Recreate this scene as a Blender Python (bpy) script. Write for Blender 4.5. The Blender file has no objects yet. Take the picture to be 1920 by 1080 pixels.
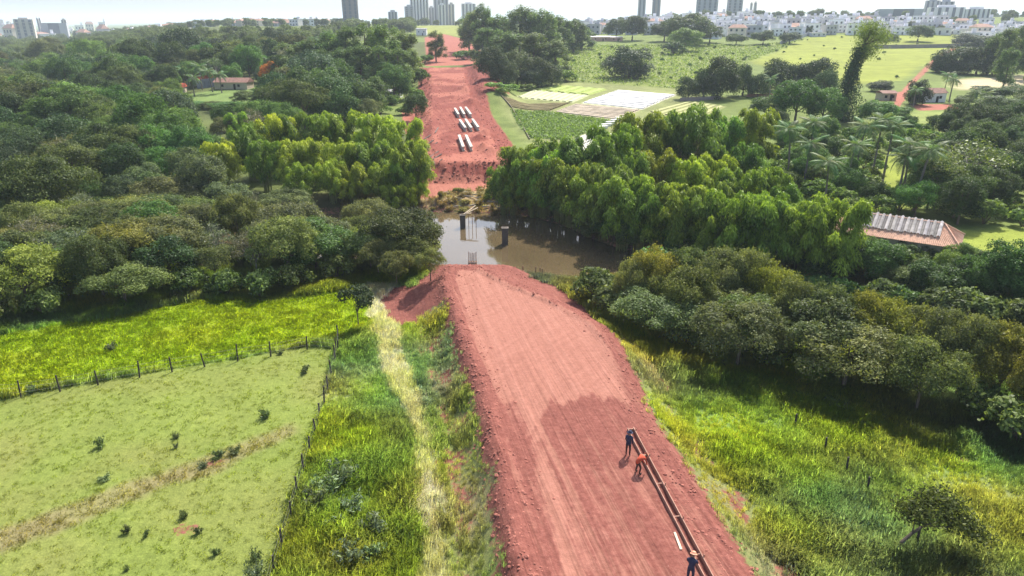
import bpy, math, random
import numpy as np
from mathutils import Vector, Matrix

# ------------------------------------------------------------------ camera, sky, sun, exposure
scene = bpy.context.scene
COL = scene.collection
CAMZ, PITCH, FPX = 26.0, math.radians(21.0), 1297.0
cam_d = bpy.data.cameras.new('camera')
cam_d.sensor_width = 36.0
cam_d.lens = FPX / 1920 * 36
cam_d.clip_start, cam_d.clip_end = 0.5, 60000
cam = bpy.data.objects.new('camera', cam_d)
COL.objects.link(cam)
cam.location = (0, 0, CAMZ)
cam.rotation_euler = (math.pi / 2 - PITCH, 0, 0)
scene.camera = cam

SUN_EL, SUN_AZ = math.radians(49), math.radians(27)      # azimuth measured from +Y towards +X
world = bpy.data.worlds.new('World')
scene.world = world
world.use_nodes = True
wn = world.node_tree
wn.nodes.clear()
sky = wn.nodes.new('ShaderNodeTexSky')
sky.sky_type = 'NISHITA'
sky.sun_disc = False
sky.sun_elevation = SUN_EL
sky.sun_rotation = SUN_AZ
sky.air_density, sky.dust_density, sky.ozone_density = 1.0, 3.5, 1.0
bg = wn.nodes.new('ShaderNodeBackground')
bg.inputs['Strength'].default_value = 0.15
wo = wn.nodes.new('ShaderNodeOutputWorld')
wn.links.new(sky.outputs[0], bg.inputs[0])
wn.links.new(bg.outputs[0], wo.inputs[0])

sun_d = bpy.data.lights.new('sun', 'SUN')
sun_d.energy = 4.7
sun_d.angle = math.radians(0.53)
sun_d.color = (1.0, 0.955, 0.87)
sun = bpy.data.objects.new('sun', sun_d)
COL.objects.link(sun)
sdir = Vector((math.sin(SUN_AZ) * math.cos(SUN_EL), math.cos(SUN_AZ) * math.cos(SUN_EL), math.sin(SUN_EL)))
sun.rotation_euler = sdir.to_track_quat('Z', 'Y').to_euler()
sun.location = (60, 120, 140)

vs = scene.view_settings
vs.view_transform = 'Standard'
vs.look = 'None'
vs.exposure = 0.74
vs.gamma = 1.0
vs.use_curve_mapping = False
scene.cycles.use_denoising = True
scene.cycles.max_bounces = 8
scene.cycles.transparent_max_bounces = 4
scene.cycles.volume_bounces = 1
scene.cycles.diffuse_bounces = 3

RNG = np.random.default_rng(7)

# ------------------------------------------------------------------ maths helpers
CP, SP = math.cos(PITCH), math.sin(PITCH)


def ray(px, py):
    u, v = (px - 960) / FPX, (py - 540) / FPX
    return np.array([u, CP - v * SP, -SP - v * CP])


def on_z(px, py, z):
    d = ray(px, py)
    t = (z - CAMZ) / d[2]
    return np.array([0, 0, CAMZ]) + d * t


def sstep(a, b, x):
    t = np.clip((x - a) / (b - a), 0, 1)
    return t * t * (3 - 2 * t)


def _hash(ix, iy, s):
    n = (ix.astype(np.int64) * 374761393 + iy.astype(np.int64) * 668265263 + s * 1442695041) & 0x7fffffff
    n = ((n ^ (n >> 13)) * 1274126177) & 0x7fffffff
    return ((n ^ (n >> 16)) & 0xffff) / 65535.0


def vnoise(x, y, s=0):
    x, y = np.asarray(x, float), np.asarray(y, float)
    ix, iy = np.floor(x), np.floor(y)
    fx, fy = x - ix, y - iy
    fx, fy = fx * fx * (3 - 2 * fx), fy * fy * (3 - 2 * fy)
    a, b = _hash(ix, iy, s), _hash(ix + 1, iy, s)
    c, d = _hash(ix, iy + 1, s), _hash(ix + 1, iy + 1, s)
    return (a * (1 - fx) + b * fx) * (1 - fy) + (c * (1 - fx) + d * fx) * fy


def fbm(x, y, scale, s=0, octv=3):
    r, amp, tot = 0, 1.0, 0
    x, y = np.asarray(x, float) / scale, np.asarray(y, float) / scale
    for o in range(octv):
        r = r + amp * vnoise(x + 17.3 * o, y - 9.1 * o, s + o)
        tot += amp
        amp *= 0.5
        x, y = x * 2, y * 2
    return r / tot - 0.5


# ------------------------------------------------------------------ terrain height
RIV_X = np.array([-400, -200, -120, -60, -40, -26, -8, 2, 8, 13, 19, 27, 36, 50, 80, 140, 400], float)
RIV_N = np.array([124, 118, 112, 104, 98, 91, 87, 84, 83, 83, 83, 82, 79, 70, 58, 44, 24], float)
RIV_F = np.array([130, 124, 118, 112, 114, 117, 117, 115, 109, 100, 92, 87, 83, 74, 62, 48, 28], float)


def edge(pts, zf):
    P = []
    for a, b in pts:
        if callable(zf):
            d = ray(a, b)
            t = 100.0
            for _ in range(40):
                t = (zf(t * d[1]) - CAMZ) / d[2]
            P.append((d[0] * t, d[1] * t))
        else:
            q = on_z(a, b, zf)
            P.append((q[0], q[1]))
    P.sort(key=lambda q: q[1])
    return np.array([p[1] for p in P]), np.array([p[0] for p in P])


NL = edge([(1040, 1250), (1003, 1080), (965, 900), (930, 760), (885, 640), (856, 560), (846, 525), (858, 503)], 0)
NR = edge([(1510, 1250), (1378, 1080), (1272, 900), (1182, 750), (1148, 650), (1112, 605), (1030, 562), (960, 535), (915, 512), (890, 500)], 0)
NEAR_END = min(NL[0][-1], NR[0][-1])


def zplat(y):
    return 0.2 + 0.027 * (y - 136)


FL = edge([(817, 302), (812, 270), (808, 235), (808, 180), (807, 140), (806, 122)], zplat)
FR = edge([(938, 302), (925, 270), (908, 235), (885, 200), (872, 160), (866, 122)], zplat)
FAR_START, FAR_END = 137.0, 330.0
MOUNDS = []


def terrain(x, y, detail=True):
    x, y = np.asarray(x, float), np.asarray(y, float)
    x, y = np.broadcast_arrays(x, y)
    yn, yf = np.interp(x, RIV_X, RIV_N), np.interp(x, RIV_X, RIV_F)
    az = x / np.maximum(y, 60)
    s = sstep(-0.66, -0.36, az)
    r = 0.035 * np.clip(y - 125, 0, None)
    r = -2.0 * np.log(np.exp(-np.minimum(r, 60) / 2.0) + math.exp(-25.0 / 2.0))
    far = -3.2 + s * r + 11 * sstep(0.08, 0.3, az) * sstep(480, 900, y)
    far = far + 1.5 * fbm(x, y, 60, 5, 2) * sstep(130, 200, y)
    near = -1.7 - 0.9 * sstep(8, 40, x) - 0.5 * sstep(40, 85, y) + 0.5 * fbm(x, y, 18, 3, 2)
    mid = 0.5 * (yn + yf)
    zn = near + (-5.3 - near) * sstep(yn - 8, yn + 0.8, y)
    zn = zn - 1.6 * sstep(yn, yn + 5, y)
    zf = far + (-5.3 - far) * sstep(yf + 6, yf - 0.8, y)
    zf = zf - 1.6 * sstep(yf, yf - 5, y)
    z = np.where(y < mid, zn, zf)
    # near causeway
    L, R = np.interp(y, *NL), np.interp(y, *NR)
    e = np.maximum(np.maximum(L - x, x - R), np.minimum((y - NEAR_END) * 1.0, 40))
    right = x > 0.5 * (L + R)
    w = np.where(right, 4.5, 3.6)
    w = w + (8.5 - w) * sstep(NEAR_END - 15, NEAR_END + 1, y)
    k = 1 - sstep(0.0, 1.0, e / w)
    k = np.where(y > NEAR_END + 12, 0, k)
    crown = 0.05 * fbm(x, y, 6, 21, 2) - 0.02
    z = z * (1 - k) + crown * k
    berm = np.exp(-((L - 0.9 - x) / 0.75) ** 2) * (y < NEAR_END) * (0.35 + 0.9 * (fbm(x, y, 2.2, 31, 3) + 0.3))
    z = z + np.clip(berm, 0, 1) * 0.8
    ridge = np.exp(-((x - R + 0.35) / 0.28) ** 2) * (y < NEAR_END) * sstep(NEAR_END - 26, NEAR_END - 14, y) * (0.5 + 1.2 * (fbm(x, y, 1.6, 35, 2) + 0.3))
    z = z + 0.32 * np.clip(ridge, 0, 1.2)
    # far embankment
    L, R = np.interp(y, *FL), np.interp(y, *FR)
    e = np.maximum(np.maximum(L - x, x - R), FAR_START - y)
    front = (FAR_START - y) > np.maximum(L - x, x - R)
    w = np.where(front, 5.2, 6.0)
    k = 1 - np.clip(e / w, 0, 1)
    k = np.where(y > FAR_END + 30, 0, k) * (1 - sstep(FAR_END, FAR_END + 30, y))
    k = np.where((y > 125), k, 0)
    z = z * (1 - k) + zplat(y) * k + 0.5 * fbm(x, y, 2.5, 41, 3) * np.where((k > 0) & (k < 0.98), 2.0, 0.5) * (k > 0) + .9 * fbm(x * 3.2, y * 1.2, 2.5, 43, 2) * ((k > 0.05) & (k < .95))
    # cut bank on the right of the far road
    cb = sstep(1, 7, x - R) * (1 - sstep(10, 20, x - R)) * sstep(215, 245, y) * (1 - sstep(330, 370, y))
    z = z + 4.0 * cb
    # upper mound of the roadworks
    for mx_, my_, mr_, mh_ in MOUNDS:
        z = z + mh_ * np.exp(-((x - mx_) ** 2 + ((y - my_) / 1.6) ** 2) / mr_ ** 2)
    return z


def _platpx(px, py):
    d = ray(px, py)
    t = 150.0
    for _ in range(40):
        t = (zplat(t * d[1]) - CAMZ) / d[2]
    return d[0] * t, d[1] * t


for _p, _r, _h in (((885, 196), 2.6, 1.8), ((893, 192), 2.0, 1.3), ((900, 262), 1.5, 1.4), ((906, 278), 1.4, 1.3), ((894, 275), 1.1, -.9), ((840, 200), 5.0, .5), ((845, 185), 3.0, .8), ((868, 186), 3.5, .7),
                   ((845, 258), 1.2, .6), ((912, 250), 1.6, 1.0), ((922, 285), 1.6, 1.1), ((835, 290), 1.4, .5), ((848, 245), 1.0, .6), ((850, 165), 3.0, .8), ((830, 150), 4.0, .7), ((880, 170), 5.0, 2.0)):
    MOUNDS.append((*_platpx(*_p), _r, _h))


def hz(x, y):
    return float(terrain(np.array([x]), np.array([y]))[0])


_T = np.concatenate([np.arange(24, 170, 0.35), np.geomspace(170, 9000, 900)])


def G(px, py, H=0.0):
    """point on the terrain whose H-metre-high top is seen at the pixel"""
    d = ray(px, py)
    x, y, z = d[0] * _T, d[1] * _T, CAMZ + d[2] * _T
    g = terrain(x, y, False) + H
    hit = np.nonzero(z <= g)[0]
    i = hit[0] if len(hit) else len(_T) - 1
    if i == 0:
        return np.array([x[0], y[0], g[0] - H])
    a, b = z[i - 1] - g[i - 1], g[i] - z[i]
    f = a / (a + b) if (a + b) > 1e-9 else 0
    t = _T[i - 1] + (_T[i] - _T[i - 1]) * np.clip(f, 0, 1)
    X, Y = d[0] * t, d[1] * t
    return np.array([X, Y, hz(X, Y)])


def poly(pts):
    return np.array([G(*p)[:2] for p in pts])


def sdist(P, x, y):
    """signed distance to polygon, positive inside"""
    x, y = np.asarray(x, float), np.asarray(y, float)
    out = np.full(x.shape, -1e6)
    m = 25.0
    sel = (x > P[:, 0].min() - m) & (x < P[:, 0].max() + m) & (y > P[:, 1].min() - m) & (y < P[:, 1].max() + m)
    X, Y = x[sel], y[sel]
    best = np.full(X.shape, 1e12)
    ins = np.zeros(X.shape, bool)
    n = len(P)
    for i in range(n):
        ax, ay = P[i]
        bx, by = P[(i + 1) % n]
        dx, dy = bx - ax, by - ay
        t = np.clip(((X - ax) * dx + (Y - ay) * dy) / (dx * dx + dy * dy + 1e-9), 0, 1)
        best = np.minimum(best, (X - ax - t * dx) ** 2 + (Y - ay - t * dy) ** 2)
        c = (ay > Y) != (by > Y)
        ins ^= c & (X < (bx - ax) * (Y - ay) / (by - ay + 1e-12) + ax)
    out[sel] = np.sqrt(best) * np.where(ins, 1, -1)
    return out


# ------------------------------------------------------------------ ground regions (traced on the terrain)
P_BRIGHT = poly([(-300, 800), (0, 745), (110, 724), (260, 699), (440, 670), (575, 646), (640, 628), (705, 600), (716, 568),
                 (650, 545), (560, 556), (480, 566), (380, 560), (200, 597), (0, 628), (-300, 690)])
P_PAST = poly([(-400, 830), (0, 748), (110, 727), (260, 702), (440, 673), (575, 649), (630, 655), (605, 760), (560, 905), (508, 1080),
               (470, 1230), (-400, 1230)])
P_STRAW = poly([(690, 535), (702, 610), (712, 650), (738, 705), (762, 770), (774, 850), (780, 930), (785, 1080), (785, 1200),
                (862, 1200), (846, 1080), (840, 1000), (826, 930), (814, 850), (800, 785), (790, 740), (757, 690), (747, 640), (742, 600), (748, 535)])
P_GULLY = poly([(-60, 1010), (100, 955), (260, 895), (400, 850), (540, 800), (560, 812), (420, 880), (260, 935), (100, 1005), (-60, 1060)])
P_DIRTL = poly([(705, 560), (740, 535), (790, 530), (846, 500), (850, 560), (800, 590), (790, 610), (745, 615), (720, 600)])
P_TIP = poly([(800, 530), (850, 497), (900, 490), (960, 500), (1040, 535), (1110, 585), (1150, 640), (1130, 640), (900, 520)])
P_BENCH = poly([(786, 336), (935, 330), (950, 352), (905, 358), (850, 362), (820, 374), (783, 376)])
P_BRUSH = poly([(783, 374), (820, 372), (850, 360), (905, 356), (950, 350), (972, 405), (925, 402), (860, 398), (783, 390)])
P_TRACKL = poly([(752, 205), (800, 190), (806, 215), (785, 245), (803, 290), (803, 345), (788, 340), (778, 290), (755, 235)])
P_UPPER = poly([(796, 70), (832, 64), (872, 74), (905, 98), (880, 108), (800, 110)])
P_CROSS = poly([(770, 112), (880, 106), (905, 112), (880, 122), (800, 124)])
P_TRACKR = poly([(1666, 210), (1697, 162), (1746, 114), (1808, 70), (1814, 72), (1757, 116), (1708, 162), (1681, 212)])
P_YARD = poly([(1640, 175), (1690, 172), (1700, 190), (1650, 190)])
P_YARD2 = poly([(1705, 195), (1790, 195), (1800, 205), (1720, 208)])
P_PATCHL = poly([(-20, 352), (25, 352), (52, 368), (40, 380), (-20, 378)])
P_FIELDR = poly([(1405, 118), (1500, 74), (1560, 66), (1800, 65), (1795, 82), (1740, 118), (1690, 150), (1600, 160), (1500, 135)])
P_FIELDM = poly([(1040, 100), (1110, 85), (1420, 85), (1500, 75), (1400, 120), (1300, 150), (1260, 172), (1050, 152), (1010, 150)])
P_FIELDT = poly([(770, 44), (860, 40), (862, 70), (830, 64), (790, 62)])
P_CLEARL = poly([(330, 182), (400, 170), (470, 158), (520, 168), (540, 185), (430, 200), (350, 200)])
P_SANDR = poly([(1790, 150), (1930, 140), (2000, 165), (1900, 172), (1800, 168)])
P_LAWNR = poly([(1800, 440), (1960, 425), (2000, 470), (1830, 478)])
P_GAPR = poly([(1640, 360), (1655, 290), (1700, 280), (1700, 340), (1690, 390), (1640, 400)])
P_GAPR2 = poly([(1690, 215), (1800, 205), (1830, 240), (1700, 262)])
PLOTS = {
    'a': poly([(969, 180), (998, 169), (1104, 179), (1075, 192)]),
    'a2': poly([(998, 168.5), (1039, 159), (1140, 168), (1107, 178)]),
    'b': poly([(941, 181), (1072, 192.5), (1031, 208), (955, 200)]),
    'c': poly([(1158, 169), (1269, 178), (1206, 205), (1091, 193)]),
    'd': poly([(1078, 195), (1201, 206), (1157, 224), (1039, 210)]),
    'e': poly([(958, 206), (1036, 211), (1143, 226), (1118, 244), (1058, 262), (994, 260), (972, 235)]),
    'f': poly([(1062, 266), (1114, 247), (1150, 252), (1090, 284)]),
    'g': poly([(1215, 210), (1290, 190), (1360, 200), (1300, 225)]),
}
P_FARM = poly([(935, 178), (1040, 152), (1290, 168), (1340, 200), (1160, 290), (1080, 300), (990, 265)])
RED_SPOTS = [G(408, 868), G(350, 992), G(1690, 850), G(1800, 862)]

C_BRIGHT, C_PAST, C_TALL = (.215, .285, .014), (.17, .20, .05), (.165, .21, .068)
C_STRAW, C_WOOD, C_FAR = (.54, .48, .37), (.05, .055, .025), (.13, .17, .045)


def props(x, y):
    """colour of the grown ground, bareness of the soil (0.5 = edge) and darkness of the earth"""
    x, y = np.asarray(x, float).ravel(), np.asarray(y, float).ravel()
    n1, n2 = fbm(x, y, 9, 51, 3), fbm(x, y, 2.5, 61, 3)
    n3 = fbm(x, y, 40, 71, 3)
    col = np.empty((len(x), 3))
    yn = np.interp(x, RIV_X, RIV_N)
    yf = np.interp(x, RIV_X, RIV_F)
    nearside = y < yn
    col[:] = C_FAR
    col[nearside] = C_TALL

    def put(P, c, soft=1.5, wob=1.0, amt=1.0):
        k = sstep(-soft, soft, sdist(P, x, y) + (n1 + n2) * wob * 3)[:, None] * amt
        col[:] = col * (1 - k) + np.array(c) * k
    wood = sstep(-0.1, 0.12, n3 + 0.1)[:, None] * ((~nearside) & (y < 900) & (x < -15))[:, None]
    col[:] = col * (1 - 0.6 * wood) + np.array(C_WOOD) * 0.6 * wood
    rv = (sstep(-16, -5, np.minimum(y - yn, yf - y)))[:, None]
    col[:] = col * (1 - rv) + np.array((.09, .085, .04)) * rv
    put(P_BRUSH, (.34, .24, .13), 1.0)
    put(P_FIELDM, (.16, .195, .05), 6)
    put(P_FIELDR, (.205, .235, .04), 3)
    put(P_FIELDT, (.21, .235, .06), 6)
    put(P_CLEARL, (.14, .20, .06), 4)
    put(P_FARM, (.19, .21, .08), 3)
    put(P_SANDR, (.45, .38, .25), 5)
    put(P_LAWNR, (.20, .24, .04), 2)
    put(P_GAPR, (.21, .25, .04), 3)
    put(P_GAPR2, (.20, .24, .07), 3)
    for k, c in (('a', (.42, .44, .27)), ('a2', (.27, .33, .08)), ('b', (.16, .14, .06)), ('c', (.58, .56, .52)), ('d', (.38, .32, .23)),
                 ('e', (.12, .17, .06)), ('f', (.55, .53, .47)), ('g', (.3, .3, .13))):
        put(PLOTS[k], c, 0.5, 0.1)
    put(P_BRIGHT, C_BRIGHT, 0.8, 0.5)
    put(P_PAST, C_PAST, 0.5, 0.3)
    dd2 = np.where(x > 0.5 * (np.interp(y, *NL) + np.interp(y, *NR)), x - np.interp(y, *NR), np.interp(y, *NL) - x)
    kk = (np.clip(1 - np.abs(dd2 - 2.8) / 2.6, 0, 1) * (y < NEAR_END + 4) * .75)[:, None]
    col[:] = col * (1 - kk) + np.array((.21, .19, .085)) * kk
    put(P_GULLY, (.25, .19, .12), 0.5, 0.4, 0.62)
    ks = (sstep(-.35, .35, sdist(P_STRAW, x, y) + .08 + (n1 + n2) * 1.3) * np.clip(.95 + 1.3 * fbm(x, y, 1.3, 57, 2), .25, 1))[:, None]
    col[:] = col * (1 - ks) + np.array(C_STRAW) * ks
    smooth_ = np.where((sdist(P_PAST, x, y) > 0) | (sdist(P_BRIGHT, x, y) > 0), .4, 1.0)
    v = 1 + (0.35 * n1 + 0.5 * n2) * smooth_
    col = col * v[:, None]
    yel = np.clip(fbm(x, y, 5, 91, 2) * 2.2, -0.5, 0.5) * nearside * smooth_
    col[:, 0] *= 1 + 0.30 * yel
    col[:, 2] *= 1 + 0.5 * yel
    # bare soil
    soil = np.zeros(len(x))

    def bare(P, w=0.9, mx=1.0):
        nonlocal soil
        soil = np.maximum(soil, np.clip(0.5 + sdist(P, x, y) / (2 * w), 0, 1) * mx)
    L, R = np.interp(y, *NL), np.interp(y, *NR)
    e = np.maximum(np.maximum(L - 1.6 - x, x - R - 1.3), np.minimum(y - NEAR_END - 4.0, 50))
    e = e - 1.2 * fbm(x, y, 4, 95, 3)
    soil = np.maximum(soil, np.clip(0.5 - e / 2.4, 0, 1))
    e = np.maximum(np.maximum(L - 4 - x, x - R - 6.5), np.maximum(NEAR_END - 9 - y, y - NEAR_END - 10)) - 2.0 * fbm(x, y, 3, 97, 3)
    soil = np.maximum(soil, np.clip(0.5 - e / 2.4, 0, .85))
    # ragged bare streaks down the side slopes
    d2 = np.where(x > 0.5 * (L + R), x - R, L - x)
    str_ = np.clip(0.62 - np.abs(d2 - 3.6) / 2.2 + 1.6 * fbm(x, y, 2.0, 96, 2), 0, 0.52) * (y < NEAR_END - 6) * (d2 > 0)
    soil = np.maximum(soil, str_)
    for P, w, mx in ((P_DIRTL, 1.2, 0.8), (P_TIP, 1.0, 1), (P_BENCH, 1.2, 0.9), (P_TRACKL, 1.2, 0.9), (P_UPPER, 3, 1), (P_CROSS, 3, 0.95),
                     (P_TRACKR, .8, 1), (P_YARD, 2, 0.8), (P_YARD2, 2, 0.9), (P_PATCHL, 1.5, 0.8)):
        bare(P, w, mx)
    Lf, Rf = np.interp(y, *FL), np.interp(y, *FR)
    e = np.maximum(np.maximum(Lf - 5.0 - x, x - Rf - np.where(y > 240, 14.0, 6.0)), np.maximum(FAR_START - 5.5 - y, y - FAR_END - 30))
    soil = np.maximum(soil, np.clip(0.5 - e / 4.0, 0, 1))
    for q in RED_SPOTS:
        r = np.hypot((x - q[0]) / 1.2, (y - q[1]))
        soil = np.maximum(soil, np.clip(.72 - r / 1.9, 0, 0.5))
    # near river banks are earthy
    bank = np.clip(0.75 - np.abs(np.minimum(y - yn, yf - y) + 1.5) / 3.0, 0, 0.46)
    soil = np.maximum(soil, bank)
    # dark earth
    dark = np.zeros(len(x))
    L, R = np.interp(y, *NL), np.interp(y, *NR)
    dark = np.maximum(dark, np.clip(1.0 - np.abs(x - L + 0.5) / 1.6, 0, 1) * 0.95)
    dark = np.maximum(dark, np.clip(0.9 - np.abs(x - R - 0.3) / 1.3, 0, 1) * 0.9)
    dark = np.maximum(dark, np.clip((y - NEAR_END + 1.5) / 2.0, 0, 0.8) * (y < 95))
    dark = np.maximum(dark, np.where((d2 > 0.6) & (y < NEAR_END), .75, 0))
    for q in RED_SPOTS:
        dark = np.maximum(dark, np.where(np.hypot(x - q[0], y - q[1]) < 3, .5, 0))
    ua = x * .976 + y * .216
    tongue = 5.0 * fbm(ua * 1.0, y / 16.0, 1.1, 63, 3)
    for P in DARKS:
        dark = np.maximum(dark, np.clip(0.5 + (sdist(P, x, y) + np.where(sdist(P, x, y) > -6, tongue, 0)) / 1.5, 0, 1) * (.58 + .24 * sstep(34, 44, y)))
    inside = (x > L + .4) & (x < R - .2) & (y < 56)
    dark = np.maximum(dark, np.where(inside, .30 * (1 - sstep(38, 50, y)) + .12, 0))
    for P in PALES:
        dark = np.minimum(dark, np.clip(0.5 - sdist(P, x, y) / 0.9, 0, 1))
    e = np.maximum(np.maximum(Lf - x, x - Rf), FAR_START - y)
    dark = np.where(y > 120, np.clip(0.22 + .6 * sstep(-.1, .18, fbm(x, y, 7, 33, 3)) + .35 * sstep(250, 215, y) * sstep(150, 185, y) + np.maximum(e, 0) / 2.5, 0, 0.9) * (y < FAR_END + 30), dark)  # slopes beside the platform darker; on the cut bank this paints its shade
    for P in (P_BENCH, P_TRACKL, P_TRACKR, P_UPPER, P_YARD, P_YARD2):
        dark = np.where(sdist(P, x, y) > -1, np.where(P is P_UPPER, 0.35, 0.1), dark)
    return np.clip(col, 0.005, 0.9), soil, dark


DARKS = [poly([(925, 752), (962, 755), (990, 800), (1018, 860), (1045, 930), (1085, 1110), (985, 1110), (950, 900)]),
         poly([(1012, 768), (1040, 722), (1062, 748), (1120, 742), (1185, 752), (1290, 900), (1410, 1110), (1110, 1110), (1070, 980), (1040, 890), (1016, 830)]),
         poly([(1190, 830), (1235, 910), (1310, 1060), (1330, 1130), (1300, 1130), (1250, 1000)])]  # the last one is a darker strip of earth along the formwork rail
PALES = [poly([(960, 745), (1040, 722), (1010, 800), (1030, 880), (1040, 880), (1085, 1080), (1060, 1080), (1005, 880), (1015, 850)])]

# ------------------------------------------------------------------ material helpers
MATS = {}


def newmat(name):
    m = bpy.data.materials.new(name)
    m.use_nodes = True
    m.node_tree.nodes.clear()
    MATS[name] = m
    nt = m.node_tree

    def add(t, ins=None, **kw):
        n = nt.nodes.new(t)
        for k, v in kw.items():
            setattr(n, k, v)
        for k, v in (ins or {}).items():
            if hasattr(v, 'is_linked'):
                nt.links.new(v, n.inputs[k])
            else:
                n.inputs[k].default_value = v
        return n
    return m, nt, add


def ramp(add, fac, pts):
    r = add('ShaderNodeValToRGB', {'Fac': fac})
    e = r.color_ramp.elements
    while len(e) < len(pts):
        e.new(0.5)
    for i, (p, c) in enumerate(pts):
        e[i].position = p
        e[i].color = (*c, 1) if len(c) == 3 else c
    return r.outputs[0]


def mixc(add, f, a, b, mode='MIX'):
    n = add('ShaderNodeMix', data_type='RGBA', blend_type=mode)
    nt = n.id_data
    for k, v in ((0, f), (6, a), (7, b)):
        if hasattr(v, 'is_linked'):
            nt.links.new(v, n.inputs[k])
        else:
            n.inputs[k].default_value = (*v, 1) if isinstance(v, tuple) and len(v) == 3 else v
    return n.outputs[2]


def mth(add, op, a, b=0.0, c=0.0, clamp=False):
    n = add('ShaderNodeMath', {0: a, 1: b, 2: c}, operation=op, use_clamp=clamp)
    return n.outputs[0]


def simple(name, c, rough=0.7, var=0.15, scale=3.0, bump=0.0, metallic=0.0, spec=0.3, ocol=False):
    if name in MATS:
        return MATS[name]
    m, nt, add = newmat(name)
    tc = add('ShaderNodeTexCoord')
    nz = add('ShaderNodeTexNoise', {'Vector': tc.outputs['Object'], 'Scale': scale, 'Detail': 5.0, 'Roughness': 0.65})
    lo, hi = tuple(v * (1 - var) for v in c), tuple(min(1, v * (1 + var)) for v in c)
    colr = ramp(add, nz.outputs['Fac'], [(0.3, lo), (0.7, hi)])
    if ocol:
        oi = add('ShaderNodeObjectInfo')
        colr = mixc(add, 1.0, colr, oi.outputs['Color'], 'MULTIPLY')
    p = add('ShaderNodeBsdfPrincipled', {'Base Color': colr, 'Roughness': rough, 'Metallic': metallic, 'Specular IOR Level': spec})
    if bump:
        b = add('ShaderNodeBump', {'Height': nz.outputs['Fac'], 'Strength': bump, 'Distance': 0.05})
        nt.links.new(b.outputs[0], p.inputs['Normal'])
    o = add('ShaderNodeOutputMaterial')
    nt.links.new(p.outputs[0], o.inputs[0])
    return m


def leafmat(name, c, inst=False, trans=0.38, gloss=0.25, lum=0.62):
    """foliage: per-tree tint, per-leaf variation, light shining through"""
    m, nt, add = newmat(name)
    if inst:
        a = add('ShaderNodeAttribute', attribute_name='tint', attribute_type='INSTANCER')
        tint = a.outputs['Color']
    else:
        tint = add('ShaderNodeObjectInfo').outputs['Color']
    if not inst:
        c = tuple(v * 1.36 for v in c)
    lv = add('ShaderNodeAttribute', attribute_name='lv', attribute_type='GEOMETRY')
    hi = tuple(min(1, v * (1 + lum)) for v in c)
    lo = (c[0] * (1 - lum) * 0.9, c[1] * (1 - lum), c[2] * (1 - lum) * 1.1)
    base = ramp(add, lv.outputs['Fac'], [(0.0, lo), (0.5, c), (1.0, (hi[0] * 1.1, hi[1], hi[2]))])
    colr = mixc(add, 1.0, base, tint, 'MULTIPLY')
    p = add('ShaderNodeBsdfPrincipled', {'Base Color': colr, 'Roughness': 0.5, 'Specular IOR Level': gloss})
    tc = mixc(add, 1.0, colr, (1.25, 1.25, 0.55), 'MULTIPLY')
    t = add('ShaderNodeBsdfTranslucent', {'Color': tc})
    mx = add('ShaderNodeMixShader', {0: trans, 1: p.outputs[0], 2: t.outputs[0]})
    o = add('ShaderNodeOutputMaterial')
    nt.links.new(mx.outputs[0], o.inputs[0])
    return m


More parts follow.
